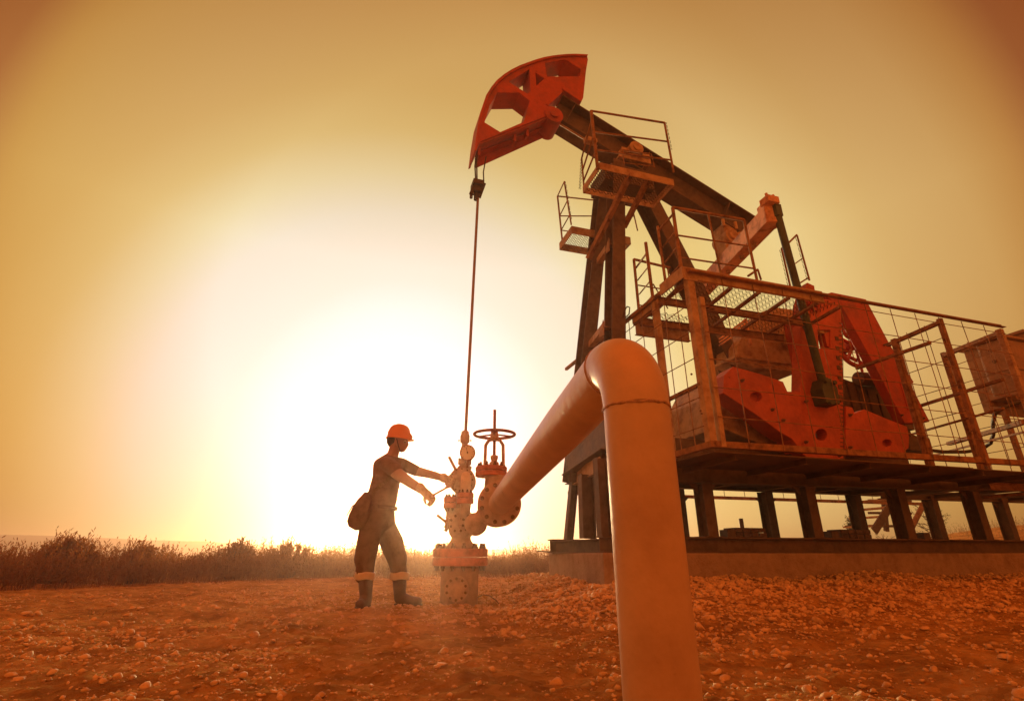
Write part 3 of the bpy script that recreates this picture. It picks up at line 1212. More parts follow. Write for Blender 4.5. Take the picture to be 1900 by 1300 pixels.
for k in range(3):
    p, q = L(1336, 628 + k * 6, .5), L(1384, 592 + k * 7, .5)
    b.bar(p, q, .05, .02)
b.bar(L(1382, 592, .5), L(1392, 640, .5), .05, .03)
P.part('inspection_bracket', b, 'orange')

# brake drum, belt guard and motor
c = L(1583, 640, .35)
b = MB()
b.ring(c, (0, 1, 0), .36, .035, 44, 10)
for k in range(5):
    a = k * 2 * math.pi / 5 + .3
    b.bar(c, c + V(math.cos(a) * .36, 0, math.sin(a) * .36), .05, .03)
b.cyl(c + V(0, -.05, 0), c + V(0, .3, 0), .085, 20)
P.part('brake_drum', b, 'red')
gp = [L(x, y, .62) for x, y in ((1528, 547), (1543, 542), (1607, 555), (1652, 640), (1696, 709), (1690, 713), (1725.6, 782), (1679, 785), (1620, 672), (1562, 568))]
b = MB()
b.plate(gp, [], V(0, .15, 0))
P.part('belt_guard', b, 'red', bevel=.008)
b = MB()
q0 = L(1670, 720, .60)
b.box(q0 + V(0, -.03, -.35), q0 + V(.04, .0, .1))
P.part('guard_strap', b, 'red')
b = MB()
c0, c1 = L(1592, 702, .2), L(1640, 706, .2)
b.tube([c0, c1], .11, 20)
b.prism([L(x, y, .1) for x, y in ((1560, 700), (1600, 715), (1640, 718), (1690, 800), (1700, 830), (1560, 800))], V(0, .7, 0))
b.box(L(1690, 835, .35), L(1725, 812, .35) + V(0, .5, 0))
P.part('motor', b, 'steel', bevel=.01)

for (pa, pb, w, rr) in (((1570, 610), (1600, 690), .2, .022), ((1560, 655), (1640, 700), .15, .03), ((1600, 640), (1625, 720), .05, .02)):
    b = MB()
    b.tube([L(*pa, w), L(*pa, w).lerp(L(*pb, w), .5) + V(.04, 0, .03), L(*pb, w)], rr, 10)
    P.part('oil_pipe', b, 'red')
b = MB()
c = L(1583, 612, .4)
b.cyl(c + V(0, -.05, 0), c + V(0, .1, 0), .13, 20)
b.cyl(c + V(0, -.09, 0), c + V(0, -.05, 0), .06, 12)
P.part('shaft_hub', b, 'crank', bevel=.004)
b = MB()
for k in range(7):
    p, q = L(1560 + k * 20, 700 + k * 8, .12), L(1566 + k * 19, 760 + k * 6, .12)
    b.box(V(min(p.x, q.x), -.13, min(p.z, q.z)), V(max(p.x, q.x) + .03, -.02, max(p.z, q.z)))
b.bar(L(1556, 752, .1), L(1700, 812, .1), .05, .04)
P.part('motor_fins', b, 'steel')
for x, y in ((1552, 552), (1598, 562), (1640, 640), (1690, 745), (1712, 776), (1672, 770)):
    P.inst('bolt', BOLT, 'bolt', L(x, y, .622), (0, -1, 0), None, .018)
for x, y in ((1494, 745), (1494, 820), (1556, 745), (1556, 845), (1576, 770), (1576, 830)):
    P.inst('bolt', BOLT, 'bolt', L(x, y, CW + .03), (0, -1, 0), None, .022)
for x, y in ((1376, 706), (1432, 760), (1452, 780)):
    P.inst('bolt', BOLT, 'bolt', L(x, y, CW + .03), (0, -1, 0), None, .022)

# ------------------------------------------------------------------ platforms on the post
def tray(t, s0, s1, wn_, wf_, z, h, m='tan', pitch=.095):
    b = MB()
    b.box(S(s0, wn_, z), S(s1, wn_ - .012, z + h))
    b.box(S(s0, wf_ + .012, z), S(s1, wf_, z + h))
    b.box(S(s0, wn_ - .014, z), S(s0 + .012, wf_ + .014, z + h))
    b.box(S(s1 - .012, wn_ - .014, z), S(s1, wf_ + .014, z + h))
    t.part('toe_board', b, m, bevel=.002)
    b = MB()
    b.grating(S(s0 + .015, wn_ - .015, z + .015), V(s1 - s0 - .03, 0, 0), V(0, wn_ - wf_ - .03, 0), pitch, pitch * .5)
    t.part('grating', b, 'grate')
    return t


def rails(t, segs, m='rail', name='rail'):
    for a, b_, r in segs:
        b = MB()
        b.tube([a, b_], r, 8)
        t.part(name, b, m)


def chain(t, a, b_, n=18, m='cable'):
    b = MB()
    a, b_ = Vector(a), Vector(b_)
    for k in range(n):
        p = a.lerp(b_, k / n)
        q = a.lerp(b_, (k + .8) / n)
        off = V(.010, 0, 0) if k % 2 else V(0, .010, 0)
        b.tube([p - off, p.lerp(q, .5) - off * 1.6, q - off], .0045, 5)
        b.tube([p + off, p.lerp(q, .5) + off * 1.6, q + off], .0045, 5)
    t.part('chain', b, m)


zi = 5.46
t = Thing('service_platform', 'upper grated platform with rails and chains beside the beam pivot', 'platform', S(2.1, .7, zi), True, group='service platforms on the post')
tray(t, 1.53, 2.72, .97, .42, zi, .115)
near_l, near_r = (lambda z: S(1.55 - .012, .96, z)), (lambda z: S(2.71, .96, z))
TL, TR = L(1097, 206, .96), L(1233, 228, .96)
BL, BR = L(1109, 314, .96), L(1250, 320, .96)
FL_, FT = S(1.55, .43, zi), Z(1081, 264, TL.z - .45)
rails(t, [(TL, TR, .016), (TR, BR, .016), (TL, BL, .024),
          (TL.lerp(BL, .37), TR.lerp(BR, .39), .013), (TL.lerp(BL, .68), TR.lerp(BR, .76), .013)])
fl_top = V(FL_.x - .01, FL_.y, 6.10)
rails(t, [(fl_top, FL_, .014), (fl_top, TL.lerp(BL, .13), .013), (fl_top.lerp(FL_, .35), TL.lerp(BL, .42), .013), (fl_top.lerp(FL_, .66), TL.lerp(BL, .70), .013)])
chain(t, fl_top, fl_top.lerp(FL_, .92) + V(-.07, 0, .0), 20)
chain(t, TR + V(.02, 0, 0), TR.lerp(BR, .55) + V(.03, 0, 0), 14)
a_, b__ = L(1155, 279, .5), L(1210, 310, .5)
g0, g1, g2, g3 = L(1158, 305, .5), L(1155, 278, .5), L(1208, 286, .5), L(1215, 312, .5)
rails(t, [(g0, g1, .011), (g1, g2, .011), (g2, g3, .011), (g0.lerp(g1, .1), g3.lerp(g2, .1), .009)], name='hoop_guard')
for a_, b_ in ((L(1163, 322, .92), L(1086, 478, .12)), (L(1199, 327, .92), L(1152, 420, .30))):
    b = MB()
    b.angle(a_, b_, .10, .008, up=V(1, 0, 0))
    t.part('support_strut', b, 'rail')

zj = 5.26
t = Thing('service_platform', 'lower grated platform with rails on the far left side of the post', 'platform', S(2.2, -.6, zj), True, group='service platforms on the post')
tray(t, 1.66, 2.72, -.30, -.82, zj, .14)
nT, nB = L(1047, 337, -.32), L(1060, 417, -.32)
fT, fB = L(1034.5, 364, -.80), L(1044.5, 458, -.80)
rT, rB = L(1172, 380, -.80), L(1183, 428, -.80)
rails(t, [(nT, nB, .013), (fT, fB, .016), (fT, nT, .011), (fT.lerp(fB, .4), nT.lerp(nB, .45), .010), (fT.lerp(fB, .68), nT.lerp(nB, .78), .010),
          (fT, L(1120, 373.5, -.8), .013), (L(1120, 373.5, -.8), rT, .013), (fT.lerp(fB, .4), rT.lerp(rB, .45), .011), (fT.lerp(fB, .68), L(1112, 438, -.8), .010), (rT, rB, .012)])
chain(t, nT + V(.01, 0, 0), nB + V(.0, 0, .1), 14)

# ------------------------------------------------------------------ walkway round the gearbox
zk = 3.40
t = Thing('walkway', 'raised grated walkway with toe boards and pipe rails above the mesh cage', 'walkway', S(3.2, 1.3, zk), True)
b = MB()
b.box(S(2.02, 1.80, 3.37), S(4.02, 1.788, 3.535))
b.box(S(2.005, 1.80, 3.39), S(2.017, 1.34, 3.535))
b.box(S(2.10, .98, 3.385), S(2.112, .52, 3.50))
b.box(S(2.10, .53, 3.385), S(2.75, .515, 3.50))
t.part('toe_board', b, 'tan', bevel=.002)
b = MB()
b.grating(S(2.12, 1.70, 3.475), V(2.3, 0, 0), V(0, .52, 0), .11, .055)
t.part('grating', b, 'grate')
b = MB()
b.grating(S(2.75, 1.12, 3.455), V(1.65, 0, 0), V(0, .40, 0), .11, .055)
t.part('grating', b, 'grate')
b = MB()
b.grating(S(2.12, .96, 3.38), V(.62, 0, 0), V(0, .42, 0), .11, .055)
t.part('grating', b, 'grate')
b = MB()
b.ibeam(S(2.10, 1.155, 3.43), S(4.45, 1.155, 3.43), .09, .05, .006)
b.ibeam(S(2.10, .72, 3.33), S(4.45, .70, 3.40), .10, .05, .006)
for s in (2.14, 2.75, 3.15, 3.60, 4.05, 4.42):
    b.bar(S(s, 1.68, 3.44), S(s + .10, .74, 3.43), .045, .03)
b.angle(S(2.12, 1.0, 3.37), S(2.12, .5, 3.37), .05)
t.part('walkway_frame', b, 'rail')
b = MB()
b.ibeam(S(2.12, .55, 3.30), S(2.95, .55, 3.30), .16, .07, .008)
t.part('walkway_beam', b, 'tan')
W1 = 1.71
p4t, p4b = L(1248, 385, W1), L(1265, 505, W1)
p5t, p5b = L(1380, 408, W1), L(1405, 522, W1)
p3t, p3b = L(1220, 420, 1.32), L(1236, 531, 1.36)
m1t, m1b = L(1314, 398, W1), L(1338, 511, W1)
rails(t, [(p4t, p4b, .021), (p4t, p5t, .019), (p5t, p5b, .017), (p3t, p3b, .018), (m1t, m1b, .012),
          (p4t.lerp(p4b, .44), p5t.lerp(p5b, .44), .011), (p4t.lerp(p4b, .78), p5t.lerp(p5b, .80), .011),
          (p3t + V(0, 0, -.07), p4t.lerp(p4b, .10), .014), (L(1228, 461, 1.33), L(1251, 432, W1), .010), (L(1233, 488, 1.34), L(1255, 460, W1), .010), (L(1235, 521, 1.35), L(1260, 493, W1), .010)])
p1t, p1b = L(1176, 481, .5), L(1188, 602, .52)
p2t, p2b = L(1198, 450, 1.0), L(1213, 566, 1.0)
r1 = L(1243, 497, .5)
rails(t, [(p1t, p1b, .020), (p2t, p2b, .022), (p1t, r1, .019), (L(1184, 529, .5), L(1234, 537, .5), .010), (L(1187, 566, .5), L(1203, 569, .5), .010), (L(1238, 496, .5), L(1243, 525, .5), .009),
          (L(1180, 497, .5), L(1199, 471, 1.0), .013), (L(1183, 520, .5), L(1202, 496, 1.0), .009), (L(1186, 546, .5), L(1205, 523, 1.0), .009), (L(1189, 573, .5), L(1208, 551, 1.0), .009),
          (L(1212, 527, .98), L(1239, 572, .7), .009)])
# loop handle and far access rails with chains
rails(t, [(L(1388, 512, 1.0), L(1406, 500, 1.0), .016), (L(1406, 500, 1.0), L(1412, 519, 1.0), .014)])
for (x0, y0, x1, y1, w) in ((1450, 461, 1466, 530, .9), (1479, 437, 1502, 520, .55)):
    rails(t, [(L(x0, y0, w), L(x1, y1, w), .014)])
    chain(t, L(x0 - 2, y0 + 2, w + .02), L(x1 - 3, y1, w + .02), 16)
rails(t, [(L(1450, 461, .9), L(1462, 452, .9), .013), (L(1462, 452, .9), L(1478, 436, .55), .016), (L(1474, 490, .55), L(1488, 480, .55), .009), (L(1481, 527, .55), L(1500, 515, .55), .012)])
b = MB()
c = L(1158, 575, .55)
b.tube([c + V(-.03, 0, -.12), c + V(.0, 0, -.02), c + V(.05, 0, .06), c + V(.09, 0, .05), c + V(.07, 0, -.05), c + V(0, 0, -.12)], .009, 6)
t.part('rope_hook', b, 'cable')

# ------------------------------------------------------------------ mesh cage round the moving parts
CW_ = 1.80
Z0, Z1 = 1.50, 3.46
S0, S1, S2 = 2.06, 6.02, 7.22
t = Thing('guard_cage', 'rusty angle iron cage with wide wire mesh round the cranks', 'safety cage', S(4.6, 1.8, Z0), True)
for name, a_, b_, w, sx, sy in (
        ('top_rail', S(S0, CW_, Z1), S(S2, CW_, Z1), .055, 1, 1), ('bottom_rail', S(S0, CW_, Z0), S(9.2, CW_, Z0 + .055), .065, -1, 1),
        ('bottom_rail', S(S0, CW_, Z0), S(S0, -1.7, Z0), .06, 1, 1), ('top_rail', S(S0, CW_, Z1), S(S0, -1.7, Z1), .045, 1, 1)):
    b = MB()
    b.angle(a_, b_, w, .007, sx, sy)
    t.part(name, b, 'tan' if a_.x == S0 else 'rail', bevel=.002)
for s, w, z1, sz, m in ((S0 + .01, CW_ - .01, Z1 + .02, .085, 'tan'), (S0 + .13, CW_ + .004, Z1 - .28, .055, 'tan'), (S1, CW_ - .01, Z1, .055, 'rail'), (S2 - .03, CW_ - .01, Z1, .07, 'tan'),
                        (S0 + .03, 1.08, 3.50, .07, 'tan'), (S2 + .16, .90, Z1, .06, 'rail'), (S1 + .04, 1.12, Z1 - .02, .07, 'rail'), (S1 + .02, 1.10, 3.17, .05, 'rail'), (8.55, .30, 3.15, .07, 'rail')):
    b = MB()
    b.angle(S(s, w, Z0 + .008), S(s, w, z1), sz, .008, 1, 1, up=V(1, 0, 0))
    t.part('post', b, m, bevel=.002)
for a_, b_, r in ((S(S0 + .03, CW_ - .05, 2.17), S(S0 + .05, 1.02, 2.17), .045), (S(S1, CW_ - .02, Z1 - .06), S(S1 + .1, .95, Z1 - .06), .06), (S(S2, CW_ - .02, Z1 - .05), S(S2 + .17, .88, Z1 - .05), .07),
                  (S(S1 - .03, 1.6, 3.17), S(S1 - .05, .5, 3.17), .05), (Z(1860, 704, 2.7), Z(1700, 755, 2.7), .05), (Z(1900, 783, 2.2), Z(1760, 823, 2.2), .07), (Z(1900, 801, 2.2), Z(1700, 852, 2.2), .035),
                  (Z(1862, 757, 2.35), Z(1686, 807, 2.35), .035), (S(2.5, -1.75, 2.17), S(4.2, -1.75, 2.17), .05)):
    b = MB()
    b.bar(a_, b_, r, r * .8)
    t.part('cross_bar', b, 'rail', bevel=.002)
WR = .0052
b = MB()
for k in range(12):
    s = S0 + .46 + k * .43
    if s < S2 - .1:
        b.tube([S(s, CW_ + .008, Z0 + .01), S(s + rnd.gauss(0, .012), CW_ + .02, 2.4), S(s, CW_ + .008, Z1 - .01)], WR, 6)
for k in range(6):
    z = 1.81 + k * .312
    pts = [S(S0 + .12, CW_ + .02, z)] + [S(s, CW_ + .02 + rnd.gauss(0, .004), z + rnd.gauss(0, .006)) for s in np.arange(3, S2, 1.0)] + [S(S2, CW_ + .02, z)]
    if z < Z1 - .05:
        b.tube(pts, WR, 6)
t.part('mesh_panel', b, 'rail')
b = MB()
for w in (1.56, 1.32, .82, .5, .1):
    b.tube([S(S0 + .0, w, Z0 + .01), S(S0 - .004, w, Z1 - .01)], WR, 6)
for z in (1.72, 2.02, 2.45, 2.76, 3.07, 3.30):
    b.tube([S(S0 - .012, CW_ - .05, z), S(S0 - .012, .0, z)], WR, 6)
t.part('mesh_panel', b, 'rail')
b = MB()
for w in (1.55, 1.32, 1.1):
    b.tube([S(S2 + .03, w, Z0 + .01), S(S2 + .03, w, Z1 - .01)], WR, 6)
for z in (1.85, 2.2, 2.55, 2.9, 3.2):
    b.tube([S(S2 + .03, CW_, z), S(S2 + .16, .9, z)], WR, 6)
t.part('mesh_panel', b, 'rail')
b = MB()
for w in (1.55, 1.3):
    b.tube([S(S1 + .04, w, Z0 + .01), S(S1 + .04, w, Z1 - .01)], WR, 6)
for z in (1.85, 2.2, 2.55, 2.9, 3.2):
    b.tube([S(S1 + .03, CW_, z), S(S1 + .1, 1.1, z)], WR, 6)
t.part('mesh_panel', b, 'rail')
# far side of the cage
b = MB()
b.bar(S(2.06, -1.75, 1.415), S(9.9, -1.75, 1.445), .06, .05)
t.part('bottom_rail', b, 'rail')
b = MB()
for k in range(14):
    s = 4.6 + k * .43
    b.tube([S(s, -1.75, 1.44), S(s, -1.75, 3.3)], WR, 6)
t.part('mesh_panel', b, 'rail')
for (x, y) in ((1283, 694), (1300, 762), (1302, 767)):
    b = MB()
    b.cyl(L(x, y, 1.815), L(x, y, 1.775), .012, 8)
    t.part('bolt', b, 'bolt')

# rear extension deck (runs out of frame at right)
t = Thing('rear_deck', 'serrated grating deck running out behind the cage past the cabinet', 'deck', S(8.3, 1.2, 1.5), True)
b = MB()
b.ibeam(S(7.35, 1.70, 1.40), S(9.6, 1.70, 1.44), .10, .05, .008)
b.ibeam(S(7.35, .95, 1.40), S(10.6, .95, 1.44), .10, .05, .008)
b.angle(S(7.30, 1.78, 1.22), S(7.30, 1.78, 1.50), .07, .008, up=V(1, 0, 0))
b.bar(S(7.30, 1.75, 1.26), S(7.34, .85, 1.26), .05, .03)
t.part('deck_frame', b, 'rail')
b = MB()
for k in range(58):
    s = 7.4 + k * .055
    b.bar(S(s, 1.66, 1.50), S(s, .2, 1.50), .005, .035)
for w in (1.5, 1.2, .9, .6, .3):
    b.bar(S(7.4, w, 1.525), S(10.6, w, 1.555), .014, .02)
t.part('grating', b, 'grate')

# cabinets and the looping conduit
t = Thing('control_cabinet', 'tall brown steel control cabinet with panelled door seen through the cage at right', 'cabinet', S(9.0, .5, 2.95), True)
c0 = L(1818, 645, .5)
c1 = L(1850, 742, .5)
b = MB()
b.box(V(9.30, -.69, 3.05), V(9.95, -.30, 4.02))
b.box(V(9.24, -.75, 3.00), V(10.0, -.22, 3.045))
b.box(V(9.24, -.75, 4.025), V(10.0, -.22, 4.07))
t.part('cabinet_body', b, 'cabinet', bevel=.006)
for z0, z1 in ((3.08, 3.42), (3.46, 3.99)):
    b = MB()
    b.box(V(9.282, -.66, z0), V(9.298, -.33, z1))
    b.box(V(9.34, -.708, z0), V(9.91, -.692, z1))
    t.part('door', b, 'cabinet', bevel=.003)
b = MB()
b.cyl(V(9.28, -.5, 3.85), V(9.26, -.5, 3.85), .03, 12)
b.cyl(V(9.28, -.5, 3.65), V(9.26, -.5, 3.65), .03, 12)
t.part('latch', b, 'steel')
b = MB()
b.ibeam(V(9.2, -.66, 2.95), V(12, -.66, 2.95), .08, .06, .006)
b.ibeam(V(9.2, -.26, 2.95), V(12, -.26, 2.95), .08, .06, .006)
b.bar(V(9.5, -.26, 1.5), V(9.5, -.26, 2.905), .07)
b.bar(V(11.2, -.5, 1.45), V(11.2, -.5, 2.90), .07)
t.part('stand', b, 'rail')
b = MB()
b.box(V(10.15, -.60, 3.0), V(12.4, .4, 4.26))
b.box(V(10.08, -.66, 4.26), V(12.5, .45, 4.31))
b.box(V(10.3, -.612, 3.75), V(12.3, -.602, 3.95))
single('switch_house', b, 'cabinet', 'larger brown equipment housing cut off by the right edge of the frame', 'equipment housing', True, bevel=.006)
b = MB()
pts = [Z(x, y, z) for x, y, z in ((1700, 832, 2.05), (1752, 838, 2.05), (1790, 838, 2.08), (1820, 834, 2.12), (1838, 822, 2.2), (1843, 805, 2.3), (1842, 785, 2.42), (1846, 768, 2.52), (1860, 757, 2.6), (1880, 749, 2.66), (1910, 741, 2.7))]
b.tube(pts, .028, 10)
single('conduit', b, 'cable', 'black flexible conduit looping up to the cabinet', 'conduit', True)

# ------------------------------------------------------------------ things lying on the skid under the deck
def brickpile(x0, y, x1, w, label):
    p, q = L(x0, y, w), L(x1, y, w)
    b = MB()
    n = max(2, int((q.x - p.x) / .12))
    for r_ in range(2):
        for i in range(n):
            s = p.x + (q.x - p.x) * i / n
            b.box(V(s + .004, -w + .004 * r_, .72 + r_ * .062), V(s + (q.x - p.x) / n - .006 + rnd.uniform(-.01, 0), -w + .24, .72 + r_ * .062 + .056))
    return single('brick_stack', b, 'brick', label, 'bricks', True, group='brick stacks on the skid', bevel=.004)


brickpile(1366, 992, 1424, .1, 'low stack of old bricks on the skid under the deck, nearer the pipe')
brickpile(1562, 992, 1618, .1, 'low stack of old bricks on the skid under the deck, beside the metal stair')
for x, lab in ((1358, 'first dark steel chock on the skid from the left, beside the nearer brick stack'), (1550, 'dark steel chock on the skid left of the farther brick stack'), (1720, 'dark steel chock on the skid below the half bare tree')):
    b = MB()
    p = L(x, 990, .55)
    b.box(V(p.x - .06, -.55, .70), V(p.x + .06, -.40, .79))
    b.box(V(p.x - .08, -.56, .695), V(p.x + .08, -.39, .71))
    single('steel_chock', b, 'steel', lab, 'chock', True, group='steel chocks on the skid', bevel=.004)
b = MB()
p = L(1378, 985, -1.4)
b.cyl(V(p.x, 1.4, .3), V(p.x, 1.4, p.z + .03), .07, 14)
b.cyl(V(p.x, 1.4, p.z + .03), V(p.x, 1.4, p.z + .20), .035, 12)
single('vent_pipe', b, 'steel', 'short stub of pipe with a collar standing beyond the brick stack', 'pipe stub', True)

# metal stair beyond the deck
t = Thing('metal_stair', 'open steel stair with sloping stringers seen through the frame under the deck', 'stair', S(7.4, -2.6, .1), True)
for w in (-2.2, -2.9):
    b = MB()
    b.bar(L(1622, 985, w), L(1672, 905, w), .16, .03, up=V(0, 1, 0))
    t.part('stringer', b, 'steel')
    b = MB()
    b.bar(L(1672, 985, w) + V(.25, 0, 0), L(1700, 930, w) + V(.25, 0, 0), .10, .03, up=V(0, 1, 0))
    t.part('handrail', b, 'rail')
for q in np.linspace(.12, .95, 5):
    b = MB()
    p = L(1622, 985, -2.2).lerp(L(1672, 905, -2.2), q)
    r_ = L(1622, 985, -2.9).lerp(L(1672, 905, -2.9), q)
    b.bar(V(p.x, 2.2, p.z), V(p.x, 2.9, p.z), .24, .03)
    t.part('tread', b, 'tan')
for y in (928, 951, 975):
    b = MB()
    b.bar(L(1612, y, -2.95), L(1690, y + 1, -2.95), .05, .05)
    t.part('rung', b, 'steel')
b = MB()
b.bar(L(1645, 985, -3.0), L(1638, 908, -3.0), .10, .06, up=V(0, 1, 0))
t.part('upright', b, 'steel')

# ------------------------------------------------------------------ polished rod
b = MB()
b.tube([PMAT @ S(.045, 0, 5.34), W3(864, 799, 6.2)], .019, 12)
single('polished_rod', b, 'rod', 'long thin steel rod hanging from the horse head down to the wellhead', 'rod')

# ------------------------------------------------------------------ flowline pipe in the foreground
PR = .104
px0, py0 = .40, 1.62
RB = .20
zrun = 1.152
end = Vector((-.125, 5.43, .99))
hd = Vector((end.x - px0, end.y - py0, 0)).normalized()
t = Thing('flowline_pipe', 'thick painted flowline pipe rising in the foreground and bending back to the wellhead', 'pipe', (px0, py0, 0))
b = MB()
b.tube([(px0, py0, -.35), (px0, py0, zrun - RB)], PR, 56)
t.part('riser', b, 'pipe')
b = MB()
arcp = [Vector((px0, py0, zrun - RB)) + hd * (RB - RB * math.cos(a)) + Vector((0, 0, RB * math.sin(a))) for a in [math.pi / 2 * k / 20 for k in range(21)]]
b.tube(arcp, PR + .001, 56, cap=False)
t.part('elbow', b, 'pipe')
b = MB()
b.tube([arcp[-1], arcp[-1].lerp(end, .06), arcp[-1].lerp(end, .2), end], [PR, PR + .003, .112, .112], 56)
t.part('run', b, 'pipe')
for c, d in ((arcp[0], Vector((0, 0, 1))), (arcp[-1], (end - arcp[-1]).normalized())):
    b = MB()
    x, y, _ = basis(d)
    pts = []
    for k in range(73):
        a = k * 2 * math.pi / 72
        pts.append(c + (x * math.cos(a) + y * math.sin(a)) * (PR + .0005) + d * (.0012 * math.sin(a * 11) + .0016 * math.sin(a * 3 + 1)))
    b.tube(pts, [.0045 + .0009 * math.sin(k * 1.9) for k in range(73)], 8, cap=False)
    t.part('weld_bead', b, 'weld')
pipe_dir = (end - arcp[-1]).normalized()

# ------------------------------------------------------------------ wellhead
WX, WY = -.575, 6.20
t = Thing('wellhead', 'bolted wellhead with red flanges, ball valves, pressure gauge and a big handwheel gate valve', 'wellhead', (WX, WY, 0))
Cw = lambda dx, dy, z: Vector((WX + dx, WY + dy, z))


def flange(c, axis, r, th, n, name='flange', m='flange', br=.013, parent=None, both=True):
    """flange disc with its ring of bolts as sub-parts"""
    c, ax = Vector(c), Vector(axis).normalized()
    b = MB()
    b.lathe(c, [(0, 0), (r - .006, 0), (r, .006), (r, th - .006), (r - .006, th), (0, th)], ax, 40, False)
    fl = t.part(name, b, m, parent)
    x, y, _ = basis(ax)
    for k in range(n):
        a = (k + .5) * 2 * math.pi / n
        e = (x * math.cos(a) + y * math.sin(a)) * (r - br * 1.7)
        t.inst('bolt', BOLT, 'bolt', c + e + ax * (th - .001), ax, fl, br)
        if both:
            t.inst('bolt', BOLT, 'bolt', c + e + ax * .001, -ax, fl, br)
    return fl


b = MB()
b.lathe(Cw(0, 0, -.05), [(0, 0), (.205, 0), (.205, .36), (.215, .38), (.24, .45), (0, .45)], (0, 0, 1), 48)
casing = t.part('casing_head', b, 'valve')
port = flange(Cw(-.01, -.19, .17), (0, -1, 0), .128, .035, 10, 'port_flange', 'valve', .015, casing, False)
flange(Cw(0, 0, .395), (0, 0, 1), .305, .085, 14, 'lower_flange', 'flange', .024, None, False)
for o_ in [o for o in t.root.children if o.name.startswith('lower_flange')]:
    for ch in list(o_.children):
        ch.location.z = .3955
        ch.rotation_euler = Vector((0, 0, -1)).to_track_quat('Z', 'Y').to_euler()
flange(Cw(0, 0, .486), (0, 0, 1), .305, .085, 14, 'upper_flange', 'flange', .026, None, False)
b = MB()
b.lathe(Cw(0, 0, .57), [(0, 0), (.155, 0), (.15, .04), (.115, .09), (.11, .12), (.135, .15), (.15, .22), (.15, .28), (.13, .34), (.10, .38), (.095, .44), (0, .44)], (0, 0, 1), 40)
spool = t.part('master_valve', b, 'valve')
flange(Cw(-.02, -.145, .83), (0, -1, 0), .11, .03, 8, 'valve_cover', 'valve', .015, spool, False)
flange(Cw(-.148, -.01, .83), (-1, 0, .1), .085, .03, 6, 'valve_cover', 'valve', .010, spool, False)
b = MB()
b.tube([W3(830, 970, 6.15), W3(811, 955, 6.1)], .017, 8)
t.part('lever', b, 'valve')
# tee and stub flange at left
b = MB()
b.lathe(Cw(0, 0, 1.0), [(0, 0), (.10, 0), (.105, .05), (.09, .12), (.085, .2), (0, .2)], (0, 0, 1), 32)
b.tube([Cw(.02, 0, 1.03), Cw(-.13, 0, 1.03)], .05, 16)
tee = t.part('tee', b, 'valve')
sx = W3(837, 940, 6.18)
flange((sx.x, sx.y, 1.00), (0, 0, 1), .088, .06, 8, 'stub_flange', 'flange', .016)
flange((sx.x, sx.y, 1.065), (0, 0, 1), .088, .06, 8, 'stub_flange', 'flange', .016)
b = MB()
b.cyl((sx.x, sx.y, .90), (sx.x, sx.y, 1.0), .055, 20)
t.part('stub_neck', b, 'valve')
# capped branch in front of the column
cx = W3(864, 900, 5.98)
b = MB()
b.lathe((cx.x, cx.y, .90), [(0, 0), (.05, 0), (.055, .05), (.05, .10), (.06, .14)], (0, 0, 1), 24)
b.tube([(cx.x, cx.y, .93), Cw(0, 0, .93)], .05, 16)
t.part('branch_neck', b, 'valve')
flange((cx.x, cx.y, 1.035), (0, 0, 1), .095, .055, 8, 'branch_flange', 'flange', .016, None, False)
flange((cx.x, cx.y, 1.095), (0, 0, 1), .095, .055, 8, 'branch_flange', 'flange', .016, None, False)
b = MB()
b.lathe((cx.x, cx.y, 1.15), [(0, 0), (.06, 0), (.06, .16), (.056, .19), (.044, .215), (.025, .232), (0, .238)], (0, 0, 1), 28)
t.part('bullet_cap', b, 'cap')
# upper ball valve with two levers
vc = W3(858, 892, 6.20)
b = MB()
b.lathe(vc + V(0, .13, 0), [(0, 0), (.13, 0), (.155, .04), (.155, .2), (.14, .235), (.07, .25), (0, .25)], (0, -1, 0), 36)
b.lathe((vc.x, vc.y, vc.z - .24), [(.07, 0), (.065, .1), (.07, .2)], (0, 0, 1), 24)
b.lathe((vc.x + .02, vc.y, vc.z + .12), [(.065, 0), (.06, .06), (.08, .07), (.08, .11), (.05, .12), (0, .12)], (0, 0, 1), 24)
uv = t.part('upper_valve', b, 'valve')
x, y, _ = basis(Vector((0, -1, 0)))
for k in range(12):
    a = k * 2 * math.pi / 12
    t.inst('bolt', BOLT, 'bolt', vc + V(0, -.085, 0) + (x * math.cos(a) + y * math.sin(a)) * .125, (0, -1, 0), uv, .015)
flange(vc + V(-.145, -.02, -.02), (-1, 0, 0), .065, .035, 6, 'valve_cover', 'valve', .010, uv, False)
b = MB()
b.tube([W3(846, 872, 6.1), W3(833, 847, 6.1)], .018, 8)
t.part('lever', b, 'valve')
LV0, LV1 = W3(838, 899, 6.02), W3(797, 922, 5.74)
b = MB()
b.tube([LV0, LV1], .013, 8)
b.bar(W3(829, 892, 6.0), W3(829, 906, 6.0), .008)
t.part('lever', b, 'valve')
